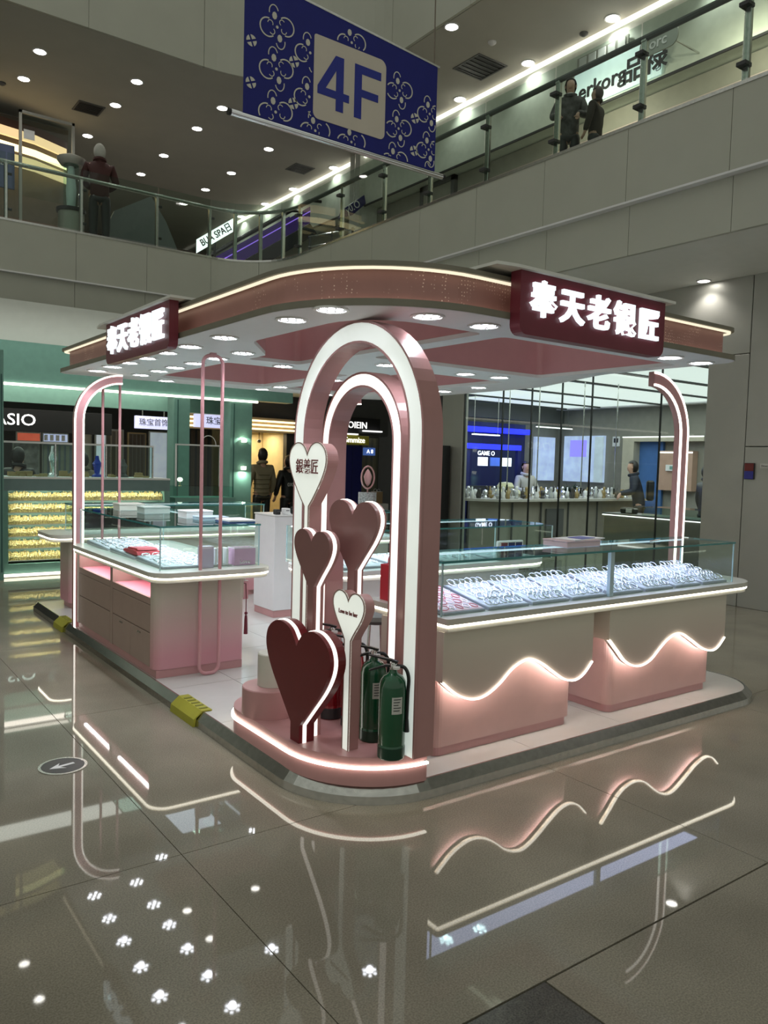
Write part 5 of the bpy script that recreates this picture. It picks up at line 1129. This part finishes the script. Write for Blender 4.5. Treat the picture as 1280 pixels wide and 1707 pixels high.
    skinmesh('trousers', [(S(p), tuple(a*k for a in r) if isinstance(r, tuple) else r*k) for p, r in T], TE, 1, trousers, t)
    for s in (-1, 1):
        bm = BM(); yy = (-.48 if sit else -.05)*k; prism(bm, [(s*.105*k+a*k, yy+b*k) for a, b in ((-.045, .11), (.045, .11), (.05, -.05), (.035, -.13), (-.035, -.13), (-.05, -.05))], .0, .075*k)
        bmesh.ops.bevel(bm, geom=bm.edges[:], offset=.015, segments=1, affect='EDGES'); o = obj('shoe', bm, BLACK); o.parent = t
    # hair cap, brow to nape
    bm = BM(); bmesh.ops.create_uvsphere(bm, u_segments=16, v_segments=10, radius=1)
    bmesh.ops.delete(bm, geom=[v for v in bm.verts if v.co.z < -.88 or (v.co.y < -.25 and v.co.z < .35)], context='VERTS')
    bmesh.ops.transform(bm, matrix=Matrix.Translation(S((0, ln(he)+.014, he+.03))) @ Matrix.Diagonal((.097*k, .112*k, .135*k, 1)), verts=bm.verts)
    if not hat: o = obj('hair', bm, hairm or HAIR, smooth=True); o.parent = t
    else: o = obj('hat', bm, hat, smooth=True); o.parent = t
    for s in (-1, 1):
        bm = BM(); bmesh.ops.create_icosphere(bm, subdivisions=1, radius=.011*k, matrix=Matrix.Translation(S((s*.031, ln(he)-.078, he+.03)))); o = obj('eye', bm, BLACK); o.parent = t
        bm = BM(); bmesh.ops.create_icosphere(bm, subdivisions=1, radius=.02*k, matrix=Matrix.Translation(S((s*.083, ln(he), he+.015))) @ Matrix.Diagonal((.5, 1, 1.5, 1))); o = obj('ear', bm, SKIN); o.parent = t
    bm = BM(); box(bm, -.022*k, .022*k, (ln(he)-.088)*k, (ln(he)-.075)*k, (he-.045)*k, (he-.036)*k); o = obj('mouth', bm, mat('lip', (.35, .12, .10), .5)); o.parent = t
    if extra == 'quilt':
        for q in range(6):
            zz = hip-.10+q*.085
            o = obj('quilt_seam', tube(BM(), [(.172*k*math.cos(a), .137*k*math.sin(a)+ln(zz)*k, zz*k) for a in [2*PI*i/24 for i in range(24)]], .006*k, 5, True), mat('dark_olive_seam', (.10, .085, .04), .7)); o.parent = t
    if extra == 'pack':
        bm = BM(); box(bm, -.13*k, .13*k, .12*k, .26*k, (hip+.05)*k, (hip+.45)*k, .03*k); o = obj('backpack', bm, BLACK); o.parent = t
    if extra == 'print':
        bm = text_bm('0X80', .11*k, (0, 0, 0), Matrix(((-1, 0, 0), (0, 0, 1), (0, 1, 0))), .002); bmesh.ops.translate(bm, verts=bm.verts, vec=(0, .140*k, (hip+.22)*k)); o = obj('print', bm, PAPER); o.parent = t
    if extra == 'scarf':
        o = obj('scarf', tube(BM(), [(.075*k*math.cos(a), .08*k*math.sin(a)+ln(ne)*k, (ne+.0)*k) for a in [2*PI*i/16 for i in range(16)]], .03*k, 6, True), PAPER); o.parent = t
    return t
OLIVE = mat('olive_padded_jacket', (.26, .22, .14), .7); WINEC = mat('dark_wine_coat', (.055, .016, .014), .8); GREYC = mat('grey_patterned_coat', (.09, .085, .085), .7, var=.6, scale=14)
person('person in an olive quilted jacket seen from behind at the warm lit doorway', 7.36, 14.2, -.0, PI, 1.76, OLIVE, BLACK, extra='quilt')
person('person in a black jacket with white print on the back at the warm lit doorway', 8.02, 14.32, -.0, PI*1.05, 1.64, BLACK, BLACK, extra='print')
person('person with black hair sitting behind the teal gold counter', 2.52, 12.5, .0, PI*.8, 1.62, BLACK, DARK, 'rail')
person('person in dark clothes bending behind the gold counter near the curved post', 3.45, 12.3, .0, PI*1.1, 1.58, BROWN, DARK, 'rail', lean=.25)
person('person in a dark blue coat with a backpack leaning over the long ornament counter', 13.75, 9.95, 0, PI+.7, 1.72, mat('dark_blue_coat', (.012, .016, .03), .7), BLACK, 'rail', lean=.25, extra='pack')
person('person in a pale top standing behind the ornament counter near the screens', 12.55, 12.0, 0, -.2, 1.66, mat('pale_blouse', (.45, .43, .40), .7), DARK, 'rail')
person('person with long dark hair in black at the right end of the portal frame', 13.0, 8.0, 0, 1.2, 1.66, BLACK, BLACK)
person('person in a pale knitted hat and dark wine coat leaning on the upper steel handrail', 4.28, 14.62, 5.25, PI*.92, 1.78, WINEC, DARK, 'rail', hat=mat('pale_knit_hat', (.42, .42, .38), .9), lean=.12)
person('person in a grey patterned coat behind the upper glass balustrade under the lit sign', 8.15, 7.25, 5.25, -.9, 1.36, GREYC, DARK, 'rail', lean=.1, extra='scarf')
person('shorter person in a dark coat beside the grey patterned coat on the upper floor', 8.2, 6.86, 5.25, PI*1.1, 1.16, mat('dark_brown_coat', (.035, .026, .02), .8), DARK, hairm=mat('brown_hair', (.05, .03, .02), .5))

# ------------------------------------------------------------------ upper floor shops
t = thing('lit_sign', 'pale lit sign with dark outlined letters above the upper balustrade', 'sign', (10.3, 8.1, 7.5))
UPY = Matrix(((0, 0, -1), (-1, 0, 0), (0, 1, 0)))
obj('back_panel', box(BM(), 10.305, 10.33, 7.45, 9.1, 7.48, 8.1), mat('sign_glow_panel', (.7, .85, .85), .5, emit=.55, ecol=(.75, .95, .95)), t)
obj('lettering', text_bm('erkorg', .34, (10.295, 8.53, 7.72), '-x', .01, .004), DARK, t); obj('lettering', text_bm('品禄', .40, (10.295, 7.73, 7.70), '-x', .01, .006), DARK, t)
t = thing('hanging_sign', 'small oval glass sign hung at the upper handrail', 'sign', (9.4, 6.6, 7.0))
obj('plate', prism(BM(), rpoly([(6.55, 7.28, .12), (7.15, 7.28, .12), (7.15, 7.55, .12), (6.55, 7.55, .12)], 5), 9.4, 9.42, 'x'), mat('oval_sign_plate', (.35, .38, .34), .3), t); obj('lettering', text_bm('orc', .2, (9.395, 6.85, 7.41), '-x', .004, .003), PAPER, t); obj('arm', box(BM(), 9.40, 10.36, 6.84, 6.86, 7.55, 7.57), STEEL, t)
t = thing('lower_shelf', 'small grey lit plaque row under the lit sign', 'plaque', (10.3, 8.3, 7.3))
obj('board', box(BM(), 10.30, 10.33, 8.05, 9.05, 8.12, 8.3), GREYP, t)
for k in range(5): obj('tile', box(BM(), 10.29, 10.30, 8.1+k*.19, 8.24+k*.19, 8.14, 8.28), PAPER, t)
d = thing('door_1', None, None); d['kind'] = 'structure'
obj('leaf', box(BM(), 10.62, 10.7, 12.5, 13.4, 5.25, 7.35), TAUPE, d); obj('frame', box(BM(), 10.6, 10.7, 12.4, 12.5, 5.25, 7.45), GREYD, d); obj('frame', box(BM(), 10.6, 10.7, 13.4, 13.5, 5.25, 7.45), GREYD, d); obj('head', box(BM(), 10.6, 10.7, 12.4, 13.5, 7.35, 7.45), GREYD, d)
struct('column_upper', box(BM(), 10.2, 10.75, 15.2, 15.6, 5.25, 8.6), mat('pale_column', (.5, .52, .47), .5))
# shop with golden bands at the far left of the upper floor
t = thing('gold_band_shop', 'upper shop front with curved golden light bands at the far left', 'shop front', (2.4, 17.5, 5.25))
obj('wall', box(BM(), 2.36, 4.66, 18.2, 18.3, 5.25, 8.55), BROWN, t)
for k, (z0, z1, m) in enumerate(((7.95, 8.12, mat('gold_light', (1, .7, .35), .5, emit=.8, ecol=(1, .72, .38))), (7.70, 7.82, LEDY), (7.40, 7.62, MATS['gold_light']))):
    obj('light_band', band(BM(), [(2.4, 17.75), (3.1, 17.6), (3.9, 17.75), (4.6, 18.1)], [(2.4, 17.82), (3.1, 17.67), (3.9, 17.82), (4.62, 18.17)], z0, z1), m, t)
obj('canopy', prism(BM(), [(2.38, 17.8), (3.1, 17.66), (3.9, 17.8), (4.64, 18.19), (2.38, 18.19)], 8.13, 8.3), mat('dark_red_brown', (.07, .03, .02), .5), t)
t = thing('frame_stand', 'large upright steel frame stand with a clear panel on the upper floor', 'stand', (3.5, 16.2, 5.25))
for x in (3.28, 4.22): obj('upright', box(BM(), x, x+.05, 16.2, 16.25, 5.25, 7.95), GREYP, t)
obj('crossbar', box(BM(), 3.28, 4.27, 16.2, 16.25, 7.9, 7.95), GREYP, t); obj('clear_panel', box(BM(), 3.34, 4.21, 16.22, 16.228, 6.4, 7.88), GL, t); obj('notice', box(BM(), 3.36, 3.55, 16.21, 16.219, 7.45, 7.62), PAPER, t)
t = thing('blue_poster', 'grey blue poster board at the far left behind the upper balustrade', 'poster', (2.7, 16.6, 5.25))
obj('board', box(BM(), 2.55, 3.28, 16.6, 16.65, 6.6, 7.4), mat('grey_blue_poster', (.10, .13, .25), .5), t); obj('lettering', text_bm('SALE', .14, (2.95, 16.595, 7.05), '-y', .003), PAPER, t); obj('post', box(BM(), 2.9, 2.96, 16.61, 16.64, 5.25, 6.6), STEEL, t)
t = thing('display_pillar', 'round glass display pillar with grey cap beside the hatted shopper', 'pillar', (3.9, 14.9, 5.25))
for nm, pr, m in (('base', [(0, 5.25), (.22, 5.25), (.22, 5.9), (0, 5.9)], GREYP), ('flange', [(0, 5.9), (.25, 5.9), (.25, 5.96), (0, 5.96)], DARK), ('glass', [(.13, 5.96), (.13, 6.72)], GLT), ('core', [(0, 5.96), (.07, 5.96), (.09, 6.3), (.05, 6.7), (0, 6.7)], PAPER), ('cap', [(0, 6.72), (.18, 6.72), (.24, 6.80), (.24, 6.84), (.1, 6.9), (0, 6.92)], GREYP)): obj(nm, lathe(BM(), pr, 3.88, 14.95, 16), m, t, True)
t = thing('hip_screen', 'low grey sloping screen behind the upper glass beside the hatted shopper', 'screen', (4.6, 15.3, 5.25))
obj('panel', prism(BM(), [(4.35, 5.25), (6.2, 5.25), (5.75, 6.2), (5.45, 6.62), (4.75, 6.2)], 15.3, 15.36, 'y'), mat('slate_screen', (.16, .18, .18), .5), t); obj('edge', box(BM(), 4.4, 6.1, 15.29, 15.3, 5.25, 5.29), STEEL, t)
# escalator with purple sides rising to the right
t = thing('escalator', 'escalator with purple lit sides rising behind the upper glass', 'escalator', (6.9, 16, 5.25))
PUR = mat('purple_panel', (.05, .02, .16), .35, emit=.05, ecol=(.25, .1, .8))
for y in (16.0, 16.95):
    obj('side_panel', prism(BM(), [(6.9, 5.35), (9.4, 7.05), (9.4, 7.42), (6.9, 5.72)], y, y+.06, 'y'), PUR, t)
    obj('lower_truss', prism(BM(), [(6.9, 5.26), (7.3, 5.26), (9.6, 6.85), (9.4, 7.04), (6.9, 5.34)], y, y+.06, 'y'), DARK, t)
    obj('purple_light', prism(BM(), [(6.9, 5.60), (9.4, 7.30), (9.4, 7.325), (6.9, 5.625)], y-.01, y, 'y'), mat('purple_light', (.4, .2, 1), .5, emit=.7, ecol=(.35, .18, 1)), t)
    obj('handrail', tube(BM(), [(6.85, y+.03, 5.80), (9.4, y+.03, 7.56), (9.7, y+.03, 7.6)], .035, 8), BLACK, t, True)
for k in range(14): obj('step', box(BM(), 6.95+k*.178, 7.14+k*.178, 16.06, 16.95, 5.27+k*.121, 5.40+k*.121), GREYP, t)
t = thing('lit_sign', 'white lit sign with dark letters slanting at the foot of the escalator', 'sign', (6.7, 15.8, 5.9))
RT = FACE['-y'].to_4x4() @ Matrix.Rotation(math.atan2(.52, .72), 4, 'Z'); 
obj('foot', box(BM(), 7.0, 7.04, 15.84, 15.88, 5.25, 6.2), DARK, t); obj('box', prism(BM(), [(6.62, 5.86), (7.42, 6.44), (7.42, 6.72), (6.62, 6.14)], 15.8, 15.88, 'y'), mat('white_sign_glow', (1, 1, .98), .5, emit=1.4, ecol=(.95, 1, 1)), t)
obj('lettering', text_bm('BUA SPA日', .19, (7.02, 15.792, 6.29), (FACE['-y'].to_4x4() @ Matrix.Rotation(.627, 4, 'Z')).to_3x3(), .004, .003, .9), BLACK, t)
t = thing('hanging_sign', 'dark blue hanging sign board with white marks beside the pale column', 'sign', (9.6, 15.6, 7.0))
obj('board', prism(BM(), [(9.55, 6.95), (9.62, 7.15), (10.2, 7.6), (10.25, 7.42), (9.9, 7.1)], 15.0, 15.06, 'y'), mat('indigo_board', (.02, .02, .12), .4), t); obj('lettering', text_bm('y0.O', .22, (9.9, 14.992, 7.27), (FACE['-y'].to_4x4() @ Matrix.Rotation(.6, 4, 'Z')).to_3x3(), .003), PAPER, t); obj('rod', tube(BM(), [(9.95, 15.03, 7.4), (9.95, 15.03, 8.6)], .012, 6), STEEL, t)
t = thing('steel_railing', 'steel stair railing with bright bars beside the pale column', 'railing', (9.0, 14.6, 5.25))
for k in range(5): obj('bar', tube(BM(), [(8.9, 15.2, 5.6+k*.22), (10.1, 15.2, 6.0+k*.22)], .014, 6), SILVER, t)
for x, z in ((8.95, 6.5), (9.5, 6.7), (10.05, 6.9)): obj('post', box(BM(), x-.02, x+.02, 15.19, 15.23, 5.25, z), GREYD, t)
